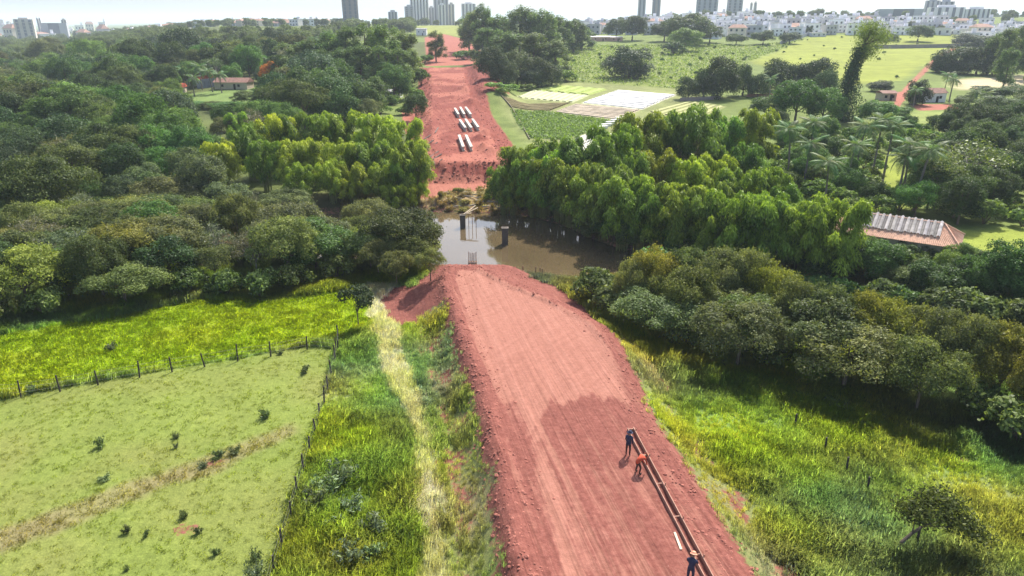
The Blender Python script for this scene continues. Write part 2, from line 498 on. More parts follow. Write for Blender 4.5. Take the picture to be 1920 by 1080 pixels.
def ground_material():
    m, nt, add = newmat('ground_cover')
    pos = add('ShaderNodeNewGeometry').outputs['Position']
    gcol = add('ShaderNodeAttribute', attribute_name='gcol').outputs['Color']
    soil = add('ShaderNodeAttribute', attribute_name='soil').outputs['Fac']
    dark = add('ShaderNodeAttribute', attribute_name='dark').outputs['Fac']
    n_f = add('ShaderNodeTexNoise', {'Vector': pos, 'Scale': 2.6, 'Detail': 6.0, 'Roughness': 0.7}).outputs['Fac']
    n_m = add('ShaderNodeTexNoise', {'Vector': pos, 'Scale': 0.55, 'Detail': 5.0, 'Roughness': 0.65}).outputs['Fac']
    n_x = add('ShaderNodeTexNoise', {'Vector': pos, 'Scale': 11.0, 'Detail': 3.0, 'Roughness': 0.7}).outputs['Fac']
    # grown ground
    g1 = mixc(add, 1.0, gcol, ramp(add, n_f, [(0.25, (.72, .75, .7)), (0.75, (1.25, 1.22, 1.2))]), 'MULTIPLY')
    g2 = mixc(add, 1.0, g1, ramp(add, n_x, [(0.3, (.75, .75, .75)), (0.7, (1.25, 1.25, 1.2))]), 'MULTIPLY')
    # streaks left by the grader run along the road
    mp0 = add('ShaderNodeMapping', {'Vector': pos, 'Rotation': (0, 0, math.radians(-12.5))})
    mp = add('ShaderNodeMapping', {'Vector': mp0.outputs[0], 'Scale': (1.7, 0.06, 1)})
    st = add('ShaderNodeTexNoise', {'Vector': mp.outputs[0], 'Scale': 1.0, 'Detail': 6.0, 'Roughness': 0.7, 'Distortion': 0.4}).outputs['Fac']
    mp3 = add('ShaderNodeMapping', {'Vector': pos, 'Rotation': (0, 0, math.radians(38))})
    mp2 = add('ShaderNodeMapping', {'Vector': mp3.outputs[0], 'Scale': (.5, 0.1, 1)})
    st2 = add('ShaderNodeTexNoise', {'Vector': mp2.outputs[0], 'Scale': 0.8, 'Detail': 6.0, 'Roughness': 0.75, 'Distortion': 3.5}).outputs['Fac']
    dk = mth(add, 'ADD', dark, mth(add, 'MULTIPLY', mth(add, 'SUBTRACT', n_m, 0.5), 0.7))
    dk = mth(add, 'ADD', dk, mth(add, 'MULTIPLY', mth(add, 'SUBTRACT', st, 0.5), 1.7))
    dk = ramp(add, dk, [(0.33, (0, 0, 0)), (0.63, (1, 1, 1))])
    dry = ramp(add, st, [(0.3, (.235, .100, .072)), (0.5, (.31, .138, .102)), (0.7, (.37, .178, .135))])
    dry = mixc(add, 0.35, dry, ramp(add, st2, [(0.35, (.245, .102, .075)), (0.62, (.36, .168, .128))]))
    dry = mixc(add, 1.0, dry, ramp(add, n_f, [(0.2, (.8, .78, .76)), (0.8, (1.15, 1.15, 1.15))]), 'MULTIPLY')
    damp_or_shade = ramp(add, n_f, [(0.25, (.125, .040, .032)), (0.55, (.208, .075, .058)), (0.8, (.285, .115, .09))])  # dark earth tone, also carries the shade painted on the cut bank
    mp5 = add('ShaderNodeMapping', {'Vector': mp0.outputs[0], 'Scale': (5.5, 0.05, 1)})
    st3 = add('ShaderNodeTexNoise', {'Vector': mp5.outputs[0], 'Scale': 1.0, 'Detail': 3.0, 'Roughness': 0.6, 'Distortion': 0.25}).outputs['Fac']
    earth = mixc(add, dk, dry, damp_or_shade)
    sy0 = add('ShaderNodeSeparateXYZ', {0: pos}).outputs[1]
    fade = add('ShaderNodeMapRange', {0: sy0, 1: 42.0, 2: 54.0, 3: 1.0, 4: 0.3}).outputs[0]
    earth = mixc(add, fade, earth, ramp(add, st3, [(0.32, (.70, .68, .67)), (0.5, (1, 1, 1)), (0.72, (1.16, 1.18, 1.18))]), 'MULTIPLY')
    sy = add('ShaderNodeSeparateXYZ', {0: pos}).outputs[1]
    fr = add('ShaderNodeMapRange', {0: sy, 1: 110.0, 2: 135.0}).outputs[0]
    earth = mixc(add, fr, earth, mixc(add, 1.0, earth, (1.05, .86, .82), 'MULTIPLY'))
    # pebbles
    vo = add('ShaderNodeTexVoronoi', {'Vector': pos, 'Scale': 3.0})
    peb = ramp(add, vo.outputs['Distance'], [(0.05, (1, 1, 1)), (0.11, (0, 0, 0))])
    pm = mth(add, 'MULTIPLY', peb, ramp(add, n_m, [(0.5, (0, 0, 0)), (0.6, (.55, .55, .55))]))
    earth = mixc(add, pm, earth, (.5, .32, .26))
    sf = mth(add, 'ADD', soil, mth(add, 'MULTIPLY', mth(add, 'SUBTRACT', n_f, 0.5), 0.9))
    sf = mth(add, 'ADD', sf, mth(add, 'MULTIPLY', mth(add, 'SUBTRACT', n_m, 0.5), 0.5))
    sf = ramp(add, sf, [(0.43, (0, 0, 0)), (0.57, (1, 1, 1))])
    colr = mixc(add, sf, g2, earth)
    hgt = mth(add, 'ADD', mth(add, 'MULTIPLY', n_f, 1.0), mth(add, 'MULTIPLY', st, 0.7))
    b = add('ShaderNodeBump', {'Height': hgt, 'Strength': 0.55, 'Distance': 0.16})
    p = add('ShaderNodeBsdfPrincipled', {'Base Color': colr, 'Roughness': 0.95, 'Specular IOR Level': 0.12, 'Normal': b.outputs[0]})
    o = add('ShaderNodeOutputMaterial')
    nt.links.new(p.outputs[0], o.inputs[0])
    return m


# ------------------------------------------------------------------ mesh helpers
def tag(o, label=None, cat=None, group=None, kind=None):
    if label:
        o['label'] = label
    if cat:
        o['category'] = cat
    if group:
        o['group'] = group
    if kind:
        o['kind'] = kind
    return o


def mkmesh(name, V, F, mat, smooth=False, lv=None, fmat=None):
    """V (n,3), F (m,4) or list"""
    me = bpy.data.meshes.new(name)
    V = np.asarray(V, np.float32)
    if isinstance(F, np.ndarray):
        n, k = F.shape
        me.vertices.add(len(V))
        me.vertices.foreach_set('co', V.ravel())
        me.loops.add(n * k)
        me.loops.foreach_set('vertex_index', F.ravel().astype(np.int32))
        me.polygons.add(n)
        me.polygons.foreach_set('loop_start', np.arange(0, n * k, k, dtype=np.int32))
        me.update(calc_edges=True)
    else:
        me.from_pydata([tuple(map(float, v)) for v in V], [], F)
    for mm in (mat if isinstance(mat, (list, tuple)) else [mat]):
        me.materials.append(mm)
    if fmat is not None:
        me.polygons.foreach_set('material_index', np.asarray(fmat, np.int32))
    if lv is not None:
        a = me.attributes.new('lv', 'FLOAT', 'POINT')
        a.data.foreach_set('value', np.asarray(lv, np.float32))
    if smooth:
        me.polygons.foreach_set('use_smooth', np.ones(len(me.polygons), bool))
    me.update()
    return me


def mkobj(name, me, parent=None, loc=None, rot=None):
    o = bpy.data.objects.new(name, me)
    COL.objects.link(o)
    if parent is not None:
        o.parent = parent
    if loc is not None:
        o.location = loc
    if rot is not None:
        o.rotation_euler = rot
    return o


def empty(name, loc=(0, 0, 0), rz=0.0):
    o = bpy.data.objects.new(name, None)
    o.empty_display_size = 0.3
    COL.objects.link(o)
    o.location = loc
    o.rotation_euler = (0, 0, rz)
    return o


class MB:
    def __init__(self):
        self.V, self.F, self.n = [], [], 0

    def add(self, V, F):
        self.V.extend([tuple(v) for v in V])
        self.F.extend([tuple(i + self.n for i in f) for f in F])
        self.n += len(V)
        return self

    def box(self, c, s, rz=0.0, R=None, taper=1.0):
        x, y, z = s[0] / 2, s[1] / 2, s[2] / 2
        P = [(-x, -y, -z), (x, -y, -z), (x, y, -z), (-x, y, -z), (-x * taper, -y * taper, z), (x * taper, -y * taper, z), (x * taper, y * taper, z), (-x * taper, y * taper, z)]
        M = R if R is not None else Matrix.Rotation(rz, 3, 'Z')
        P = [tuple(M @ Vector(p) + Vector(c)) for p in P]
        return self.add(P, [(0, 3, 2, 1), (4, 5, 6, 7), (0, 1, 5, 4), (1, 2, 6, 5), (2, 3, 7, 6), (3, 0, 4, 7)])

    def beam(self, a, b, w, h):
        a, b = Vector(a), Vector(b)
        d = (b - a)
        L = d.length
        d.normalize()
        s = d.cross(Vector((0, 0, 1)))
        if s.length < 1e-4:
            s = Vector((1, 0, 0))
        s.normalize()
        u = s.cross(d)
        M = Matrix((s, d, u)).transposed()
        return self.box((a + b) / 2, (w, L, h), R=M)

    def tube(self, pts, rad, n=6, cap=True):
        pts = [Vector(p) for p in pts]
        rings = []
        for i, p in enumerate(pts):
            d = (pts[min(i + 1, len(pts) - 1)] - pts[max(i - 1, 0)]).normalized()
            a = d.cross(Vector((0, 0, 1)))
            if a.length < 0.05:
                a = d.cross(Vector((1, 0, 0)))
            a.normalize()
            b = d.cross(a)
            r = rad[i] if hasattr(rad, '__len__') else rad
            rings.append([p + (a * math.cos(k * 2 * math.pi / n) + b * math.sin(k * 2 * math.pi / n)) * r for k in range(n)])
        V = [tuple(v) for r in rings for v in r]
        F = []
        for i in range(len(pts) - 1):
            for k in range(n):
                k2 = (k + 1) % n
                F.append((i * n + k, i * n + k2, (i + 1) * n + k2, (i + 1) * n + k))
        if cap:
            F.append(tuple(range(n - 1, -1, -1)))
            F.append(tuple((len(pts) - 1) * n + k for k in range(n)))
        return self.add(V, F)

    def mesh(self, name, mat, smooth=False):
        return mkmesh(name, self.V, self.F, mat, smooth)

    def obj(self, name, mat, parent=None, smooth=False, loc=None, rot=None):
        return mkobj(name, self.mesh(name, mat, smooth), parent, loc, rot)


def copy_tree(o, parent=None):
    c = o.copy()
    COL.objects.link(c)
    c.parent = parent
    for ch in o.children:
        copy_tree(ch, c)
    return c

# ------------------------------------------------------------------ ground sheet
def axis(core, step, grow, lim):
    a = list(np.arange(0, core, step))
    s = step
    while a[-1] < lim:
        s = max(step, s * (1 + grow))
        s = min(s, 0.06 * a[-1] + step)
        a.append(a[-1] + s)
    return np.array(a)


ax = axis(34, 0.34, 0.02, 16000)
gx = np.concatenate([-ax[:0:-1], ax])
ay = [20.0]
while ay[-1] < 16000:
    y = ay[-1]
    ay.append(y + (0.3 if y < 92 else min(0.3 + (y - 92) * 0.0105, 0.03 * y)))
gy = np.concatenate([[-3000, -900, -300, -120, -60, -30, -12, 0, 6, 10, 13, 15, 17, 18.5], np.array(ay)])
XX, YY = np.meshgrid(gx, gy)
xf, yf_ = XX.ravel(), YY.ravel()
ZZ = terrain(xf, yf_)
near_m = (yf_ < 130)
ZZ = ZZ + np.where(near_m, 0.06, 0.0) * fbm(xf, yf_, 1.1, 11, 2)
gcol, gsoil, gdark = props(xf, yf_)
# rough up turned earth
ZZ = ZZ + np.where(yf_ < 360, 0.22, 0.0) * fbm(xf, yf_, 0.9, 13, 2) * np.clip(gdark * 1.4 - 0.5, 0, 1) * (gsoil > 0.45)
nx, ny = len(gx), len(gy)
idx = np.arange(nx * ny).reshape(ny, nx)
GF = np.stack([idx[:-1, :-1], idx[:-1, 1:], idx[1:, 1:], idx[1:, :-1]], -1).reshape(-1, 4)
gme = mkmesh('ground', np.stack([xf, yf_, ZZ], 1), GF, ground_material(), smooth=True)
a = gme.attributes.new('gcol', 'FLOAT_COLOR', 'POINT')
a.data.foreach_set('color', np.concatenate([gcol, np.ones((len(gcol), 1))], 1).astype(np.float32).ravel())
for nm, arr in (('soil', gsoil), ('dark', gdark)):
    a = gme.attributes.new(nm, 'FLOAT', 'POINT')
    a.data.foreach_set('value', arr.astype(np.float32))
ground = mkobj('ground', gme)
tag(ground, kind='structure')
print('ground verts', nx * ny)

# ------------------------------------------------------------------ river
m, nt, add = newmat('river_water')
pos = add('ShaderNodeNewGeometry').outputs['Position']
mp = add('ShaderNodeMapping', {'Vector': pos, 'Scale': (0.35, 1.0, 1.0)})
nz = add('ShaderNodeTexNoise', {'Vector': mp.outputs[0], 'Scale': 0.8, 'Detail': 3.0})
nz2 = add('ShaderNodeTexNoise', {'Vector': pos, 'Scale': 0.12, 'Detail': 2.0})
b = add('ShaderNodeBump', {'Height': nz.outputs['Fac'], 'Strength': 0.10, 'Distance': 0.05})
p = add('ShaderNodeBsdfPrincipled', {'Base Color': ramp(add, nz2.outputs['Fac'], [(0.3, (.085, .062, .033)), (0.7, (.115, .085, .045))]), 'Roughness': 0.06, 'IOR': 1.45, 'Specular IOR Level': 0.9, 'Normal': b.outputs[0]})
o = add('ShaderNodeOutputMaterial')
nt.links.new(p.outputs[0], o.inputs[0])
rx = np.concatenate([np.arange(-400, -60, 20), np.arange(-60, 100, 4), np.arange(100, 401, 20)])
rn, rf = np.interp(rx, RIV_X, RIV_N) - 2.5, np.interp(rx, RIV_X, RIV_F) + 2.5
RV = np.concatenate([np.stack([rx, rn, 0 * rx - 5.0], 1), np.stack([rx, rf, 0 * rx - 5.0], 1)])
k = len(rx)
RF = np.array([(i, i + 1, k + i + 1, k + i) for i in range(k - 1)])
tag(mkobj('river', mkmesh('river', RV, RF, m)), kind='structure')

# ------------------------------------------------------------------ haze: even, pale air round everything
m, nt, add = newmat('haze_air')
pv = add('ShaderNodeVolumePrincipled', {'Color': (.74, .84, 1.0, 1), 'Density': 0.00016, 'Anisotropy': 0.1})
o = add('ShaderNodeOutputMaterial')
nt.links.new(pv.outputs[0], o.inputs['Volume'])
tag(MB().box((0, 6500, 82), (34000, 21000, 200)).obj('haze', m), kind='stuff')

# ------------------------------------------------------------------ foliage prototypes
BARK = simple('bark', (.13, .10, .075), 0.9, 0.3, 4.0, 0.6)
BARK_PALE = simple('bark_pale', (.36, .32, .27), 0.9, 0.3, 3.0, 0.5)
L_OLIVE = leafmat('leaf_olive', (.122, .145, .05), gloss=0.1)
L_GREEN = leafmat('leaf_green', (.088, .126, .042), gloss=.12)
L_DARK = leafmat('leaf_dark', (.055, .082, .034), trans=0.25, gloss=0.12)
L_BAMB = leafmat('leaf_bamboo', (.15, .215, .03), trans=0.38, gloss=0.2)
L_PALM = leafmat('leaf_palm', (.085, .14, .05), trans=0.3, gloss=0.12)
L_GREY = leafmat('leaf_grey', (.11, .125, .055), trans=0.3, gloss=0.3)
L_INST = leafmat('leaf_far', (.13, .17, .05), inst=True)


def unit(v):
    return v / (np.linalg.norm(v, axis=-1, keepdims=True) + 1e-9)


def cards(rng, P, N, la, lb, spread=0.8, lvspread=0.35, lvbase=None, axis_=None):
    """diamond leaf clumps at P facing about N"""
    n = len(P)
    Nn = unit(N + spread * rng.normal(size=(n, 3)))
    if axis_ is None:
        t = unit(np.cross(Nn, rng.normal(size=(n, 3))))
    else:
        t = unit(axis_ + .35 * rng.normal(size=(n, 3)))
        Nn = unit(Nn - t * (Nn * t).sum(1, keepdims=True))
    b = np.cross(Nn, t)
    la = la * rng.uniform(0.65, 1.35, (n, 1))
    lb = lb * rng.uniform(0.65, 1.35, (n, 1))
    bend = Nn * la * rng.uniform(-0.25, 0.25, (n, 1))
    V = np.stack([P - t * la + bend, P + b * lb, P + t * la + bend, P - b * lb], 1).reshape(-1, 3)
    F = np.arange(4 * n).reshape(n, 4)
    base = 0.5 if lvbase is None else lvbase
    lv = np.clip(base + lvspread * rng.normal(size=n) * 0.6, 0, 1)
    return V, F, np.repeat(lv, 4)


def lobed_crown(rng, R, z0, z1, nl, lr, nc, la, lb, up=0.35, flat=1.0, zmin=-.35):
    """crown of leaf clumps gathered on irregular lobes around a dome"""
    d = unit(rng.normal(size=(nl * 4, 3)))
    d = d[d[:, 2] > zmin][:nl]
    nl = len(d)
    hz_ = (z1 - z0) / 2
    C = d * np.array([R, R, hz_]) * rng.uniform(0.50, 0.88, (nl, 1)) * np.array([1, 1, flat])
    C[:, 2] += z0 + hz_
    lrs = lr * rng.uniform(0.6, 1.35, nl)
    C[:, 2] = np.minimum(C[:, 2], z1 - lrs * 0.6)
    w = lrs ** 2
    li = rng.choice(nl, nc, p=w / w.sum())
    dd = unit(rng.normal(size=(nc, 3)) + 0.7 * unit(C[li] - np.array([0, 0, z0 + 0.3 * hz_])) + np.array([0, 0, up]))
    # scalloped lobes
    rr = lrs[li] * rng.uniform(0.55, 1.08, nc) ** 0.6 * (1 + 0.18 * np.sin(7 * dd[:, 0] + li) * np.cos(6 * dd[:, 1] - 2 * li))
    rr = rr * np.where(rng.random(nc) < .1, rng.uniform(1.05, 1.5, nc), 1)
    P = C[li] + dd * rr[:, None] * np.array([1, 1, 0.8])
    lobelv = rng.normal(size=nl) * 0.13
    return cards(rng, P, dd + np.array([0, 0, 0.35]), la, lb, 0.75, 0.32, 0.5 + lobelv[li]), C


def branching(rng, z0, C, r0, n=7, lean=0.0, low=-0.4):
    mb = MB()
    j = Vector((lean * z0, 0, z0))
    mb.tube([(0, 0, low), (lean * z0 * 0.4 + rng.normal() * 0.05, rng.normal() * 0.08, z0 * 0.5), j], [r0 * 1.25, r0, r0 * 0.8], 7)
    for c in C[rng.permutation(len(C))[:n]]:
        c = Vector(c)
        mid = j.lerp(c, 0.5) + Vector((0, 0, 0.12 * (c - j).length))
        mb.tube([j - Vector((0, 0, 0.15)), mid, c], [r0 * 0.55, r0 * 0.35, r0 * 0.12], 5, False)
    return mb


PROTO = {}


def add_proto(kind, crown, trunk):
    PROTO.setdefault(kind, []).append((crown, trunk))


rngp = np.random.default_rng(11)
for i in range(4):      # umbrella shaped savanna tree, fine leaves
    (V, F, lv), C = lobed_crown(rngp, 4.6, 1.5, 7.0, 52, 1.1, 17000, .125, .062, 0.5, 0.9)
    add_proto('spreading', mkmesh('crown', V, F, L_OLIVE, lv=lv), branching(rngp, 2.3, C, .17, 9).mesh('trunk', BARK))
for i in range(4):      # rounded broadleaf tree
    (V, F, lv), C = lobed_crown(rngp, 4.0, 1.0, 8.6, 48, 1.2, 14000, .155, .08, 0.3, 1.0, -.75)
    add_proto('broadleaf', mkmesh('crown', V, F, L_GREEN, lv=lv), branching(rngp, 2.4, C, .2, 7).mesh('trunk', BARK))
for i in range(3):      # dense dark dome
    (V, F, lv), C = lobed_crown(rngp, 4.6, -0.6, 7.6, 64, 1.4, 13000, .19, .08, 0.1, 1.0, -.95)
    add_proto('mango', mkmesh('crown', V, F, L_DARK, lv=lv), branching(rngp, 1.6, C, .28, 6).mesh('trunk', BARK))
for i in range(4):      # tall tree with hanging tufts
    n = 40
    a = rngp.uniform(0, 2 * np.pi, n)
    hh = rngp.uniform(0.16, 0.97, n)
    rad = 3.6 * np.sqrt(rngp.uniform(0.05, 1, n)) * (1.15 - 0.55 * hh)
    C = np.stack([rad * np.cos(a), rad * np.sin(a), 15.5 * hh], 1)
    C = np.concatenate([C, [[0, 0, 15.4]]])
    li = rngp.integers(0, len(C), 9500)
    dd = unit(rngp.normal(size=(9500, 3)))
    P = C[li] + dd * np.array([1.15, 1.15, 1.5]) * rngp.uniform(0.3, 1.05, (9500, 1))
    P[:, 2] -= 0.35 * rngp.random(9500) * np.hypot(dd[:, 0], dd[:, 1]) * 2
    V, F, lv = cards(rngp, P, dd + np.array([0, 0, .2]), .30, .085, 0.7, 0.35, 0.5 + (rngp.normal(size=len(C)) * .12)[li])
    mb = MB()
    mb.tube([(0, 0, -.4), (.15, .1, 5), (.05, -.1, 10), (0, 0, 15)], [.3, .24, .15, .04], 7)
    for c in C[:14]:
        zz = max(3.0, c[2] - 2.6)
        mb.tube([(0.08, 0, zz), tuple(c * np.array([.6, .6, 1]) + np.array([0, 0, -.6])), tuple(c)], [.09, .06, .02], 5, False)
    add_proto('tall', mkmesh('crown', V, F, L_GREEN, lv=lv), mb.mesh('trunk', BARK))
for i in range(4):      # shrub
    (V, F, lv), C = lobed_crown(rngp, 1.7, 0.0, 2.5, 14, .75, 2200, .17, .09, 0.4)
    mb = MB()
    for c in C[:7]:
        mb.tube([(0, 0, -.2), tuple(c * np.array([.5, .5, .6])), tuple(c)], [.05, .035, .01], 5, False)
    add_proto('shrub', mkmesh('crown', V, F, L_GREEN, lv=lv), mb.mesh('trunk', BARK))
for i in range(4):      # bamboo: arching culms ending in hanging plumes
    mb = MB()
    VP, NP_, LB, AX = [], [], [], []
    nculm = 44
    for k_ in range(nculm):
        a_ = rngp.uniform(0, 2 * np.pi)
        r0 = rngp.uniform(0.1, 1.1)
        hgt = 11.0 * (rngp.uniform(0.35, 1.0) if k_ > 6 else rngp.uniform(.85, 1))
        reach = rngp.uniform(1.4, 4.2) * (1.3 - 0.5 * hgt / 11.0)
        ts = np.linspace(0, 1, 9)
        rr = r0 + reach * ts ** 2.2
        zz = hgt * np.sin(np.clip(ts * 1.72, 0, 2.2))
        pts = np.stack([rr * np.cos(a_), rr * np.sin(a_), zz], 1)
        pts[0, 2] = -0.3
        mb.tube(pts, np.linspace(.055, .012, 9), 5, False)
        # drooping plume: a dome of leaves with a hanging skirt
        m_ = int(190 + 130 * rngp.random())
        pr = rngp.uniform(.65, 1.25)
        sel = rngp.random(m_)
        tt = np.where(sel < .72, rngp.uniform(.84, 1.0, m_), rngp.uniform(.4, .84, m_))
        cx = np.stack([np.interp(tt, ts, pts[:, j_]) for j_ in range(3)], 1)
        d_ = unit(rngp.normal(size=(m_, 3)) + np.array([.5 * math.cos(a_), .5 * math.sin(a_), .55]))
        hor = np.hypot(d_[:, 0], d_[:, 1])
        sz_ = np.where(sel < .72, pr, pr * .55)[:, None] * rngp.uniform(.6, 1.05, (m_, 1))
        q = cx + d_ * sz_ * np.array([1, 1, .75])
        q[:, 2] -= sz_[:, 0] * 1.1 * hor ** 2 * rngp.uniform(.4, 1.5, m_)
        VP.append(q)
        NP_.append(d_ + np.array([0, 0, .25]))
        AX.append(np.stack([d_[:, 0] * .8, d_[:, 1] * .8, -.25 - hor], 1))
        LB.append(np.full(m_, 0.5 + 0.12 * rngp.normal()) + 0.22 * (d_[:, 2] - .3))  # upward leaves lighter: sunlit plume tops painted into the leaf tone
    VP, NP_, LB, AX = np.concatenate(VP), np.concatenate(NP_), np.concatenate(LB), np.concatenate(AX)
    VP[:, 2] = np.maximum(VP[:, 2], .1)
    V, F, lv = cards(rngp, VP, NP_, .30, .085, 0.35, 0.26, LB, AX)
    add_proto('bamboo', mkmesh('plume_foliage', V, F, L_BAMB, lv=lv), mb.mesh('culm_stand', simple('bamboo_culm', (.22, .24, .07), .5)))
for i in range(3):      # sparse grey tree with pale limbs
    n = 16
    d = unit(rngp.normal(size=(n, 3)) * np.array([1, 1, .5]) + np.array([0, 0, .45]))
    C = d * np.array([3.4, 3.4, 3.0]) * rngp.uniform(.6, 1, (n, 1)) + np.array([0, 0, 6.3])
    li = rngp.integers(0, n, 1500)
    P = C[li] + rngp.normal(size=(1500, 3)) * np.array([.7, .7, .35])
    V, F, lv = cards(rngp, P, rngp.normal(size=(1500, 3)) + np.array([0, 0, .6]), .2, .09, 0.6)
    mb = MB()
    j = Vector((.3, .1, 3.6))
    mb.tube([(0, 0, -.4), (.1, -.1, 1.8), j], [.2, .17, .14], 7)
    for c in C:
        c = Vector(c)
        md = j.lerp(c, .5) + Vector((rngp.normal() * .25, rngp.normal() * .25, .2))
        mb.tube([j, md, c], [.1, .06, .02], 5, False)
        for q in range(2):
            mb.tube([md, c + Vector(rngp.normal(size=3) * .9)], [.04, .012], 4, False)
    add_proto('pale', mkmesh('crown', V, F, L_GREY, lv=lv), mb.mesh('trunk', BARK_PALE))
(V, F, lv), C = lobed_crown(rngp, 1.9, 1.5, 4.2, 17, .6, 3000, .13, .075, 0.2)   # small round-headed tree
PROTO['sapling'] = [(mkmesh('crown', V, F, L_DARK, lv=lv), branching(rngp, 1.7, C, .07, 8).mesh('trunk', BARK))]
for i in range(3):      # weed clump: open, leafy stems
    mb = MB()
    VP, NP_ = [], []
    for k_ in range(16):
        a_ = rngp.uniform(0, 6.28)
        tip = np.array([math.cos(a_) * rngp.uniform(.15, .85), math.sin(a_) * rngp.uniform(.15, .85), rngp.uniform(.3, .85)])
        mb.tube([(0, 0, -.15), tuple(tip * np.array([.45, .45, .6])), tuple(tip)], [.018, .012, .005], 4, False)
        tt = rngp.uniform(.3, 1, (24, 1))
        VP.append(tip * tt * np.array([1, 1, .95]) + rngp.normal(size=(24, 3)) * np.array([.1, .1, .07]))
        NP_.append(rngp.normal(size=(24, 3)) + np.array([0, 0, .8]))
    VP = np.concatenate(VP)
    VP[:, 2] = np.abs(VP[:, 2])
    V, F, lv = cards(rngp, VP, np.concatenate(NP_), .13, .045, .6)
    add_proto('weed', mkmesh('foliage', V, F, L_GREY, lv=lv), mb.mesh('stem', BARK))

# palm: trunk and separate fronds
FRONDS = []
for i in range(3):
    V, F = [], []
    n = 15
    L = 3.3
    spine = []
    droop = (0.55, 0.9, 1.3)[i]
    for k_ in range(n + 1):
        t = k_ / n
        spine.append(Vector((L * t * (1 - 0.18 * droop * t), 0, 0.95 * t - droop * 2.1 * t * t)))
    mbf = MB()
    mbf.tube(spine[::3], [.04, .035, .028, .02, .012, .008], 4, False)
    for k_ in range(2, n + 1):
        t = k_ / n
        ll = 0.95 * math.sin(math.pi * min(1, 0.18 + 0.8 * t)) + 0.15
        for s_ in (-1, 1):
            a_ = spine[k_]
            dirv = (spine[k_] - spine[k_ - 1]).normalized()
            tip = a_ + dirv * ll * 0.55 + Vector((0, s_ * ll * 0.75, -0.42 * ll))
            mid = a_ + (tip - a_) * 0.5 + Vector((0, 0, 0.10 * ll))
            wv = dirv * 0.075
            mbf.add([a_ - wv * .5, a_ + wv * .5, mid + wv, mid - wv], [(0, 1, 2, 3)])
            mbf.add([mid - wv, mid + wv, tip], [(0, 1, 2)])
    me = mbf.mesh('frond', L_PALM)
    at = me.attributes.new('lv', 'FLOAT', 'POINT')
    at.data.foreach_set('value', np.clip(.5 + .18 * rngp.normal(size=len(me.vertices)), 0, 1).astype(np.float32))
    FRONDS.append(me)
PALM_BARK = simple('palm_bark', (.20, .175, .15), .9, .3, 6.0, .5)


def palm(loc, H, label, group, sc=1.0, tint=(1, 1, 1)):
    t = empty('palm_tree', loc, RNG.uniform(0, 6.28))
    tag(t, label, 'palm', group)
    lean = RNG.normal() * 0.05
    top = Vector((lean * H, RNG.normal() * .3, H - 1.2 * sc))
    mb = MB()
    mb.tube([(0, 0, -.4), (lean * H * .2, 0, H * .35), (lean * H * .5, top.y * .6, H * .7), top], [.26, .19, .17, .15], 7)
    mb.obj('trunk', PALM_BARK, t)
    for k_ in range(19):
        f = mkobj('frond', FRONDS[int(RNG.integers(0, 3))] if k_ > 5 else FRONDS[0], t, top)
        el = (0.75 - 0.09 * k_) + RNG.normal() * .1
        f.rotation_euler = (0, -el * 0.7, k_ * 2.4 + RNG.normal() * .15)
        s_ = sc * RNG.uniform(.85, 1.12)
        f.scale = (s_, s_, s_)
        f.color = (*[c * RNG.uniform(.8, 1.2) for c in tint], 1)
    return t


NAMES = {'spreading': 'spreading_tree', 'broadleaf': 'broadleaf_tree', 'mango': 'mango_tree', 'tall': 'eucalyptus_tree', 'shrub': 'shrub',
         'bamboo': 'bamboo_clump', 'pale': 'bare_limbed_tree', 'sapling': 'small_tree', 'weed': 'weed_clump'}
CATS = {'shrub': 'shrub', 'bamboo': 'bamboo', 'weed': 'weed'}
BASEH = {'spreading': 7.2, 'broadleaf': 8.7, 'mango': 7.8, 'tall': 16.2, 'shrub': 2.6, 'bamboo': 11.6, 'pale': 9.4, 'sapling': 4.2, 'weed': .85}
BASER = {'spreading': 4.7, 'broadleaf': 4.1, 'mango': 4.8, 'tall': 3.8, 'shrub': 1.8, 'bamboo': 4.6, 'pale': 3.9, 'sapling': 1.9, 'weed': .8}
COUNT = {}


def plant(kind, x, y, H, label, group=None, tint=(1, 1, 1), R=None, variant=None, name=None, sink=0.0):
    me_c, me_t = PROTO[kind][int(RNG.integers(0, len(PROTO[kind]))) if variant is None else variant]
    z = hz(x, y)
    o = empty(name or NAMES[kind], (x, y, z - sink), RNG.uniform(0, 6.28))
    sz = H / BASEH[kind]
    sr = (R / BASER[kind]) if R else sz
    o.scale = (sr, sr, sz)
    tag(o, label, CATS.get(kind, 'tree'), group)
    c = mkobj(me_c.name.split('.')[0], me_c, o)
    t = mkobj(me_t.name.split('.')[0], me_t, o)
    v = RNG.uniform(.8, 1.22)
    c.color = (*[q * v * RNG.uniform(.92, 1.08) for q in tint], 1)
    COUNT[kind] = COUNT.get(kind, 0) + 1
    return o


def plant_px(kind, px, ytop, H, label, group=None, tint=(1, 1, 1), wpx=None, **kw):
    """tree of height H whose top shows at the pixel"""
    q = G(px, ytop, H)
    R = wpx / FPX * math.hypot(q[1], CAMZ) / 2 if wpx else None
    return plant(kind, q[0], q[1], H, label, group, tint, R, **kw)


def plant_bt(kind, px, yb, yt, wpx, label, group=None, tint=(1, 1, 1), **kw):
    """tree standing at a ground pixel, top and width read off the picture"""
    q = G(px, yb)
    d = ray(px, yt)
    H = CAMZ + d[2] * q[1] / d[1] - q[2]
    R = wpx / FPX * (q[1] / CP) / 2
    return plant(kind, q[0], q[1], H, label, group, tint, R, **kw)


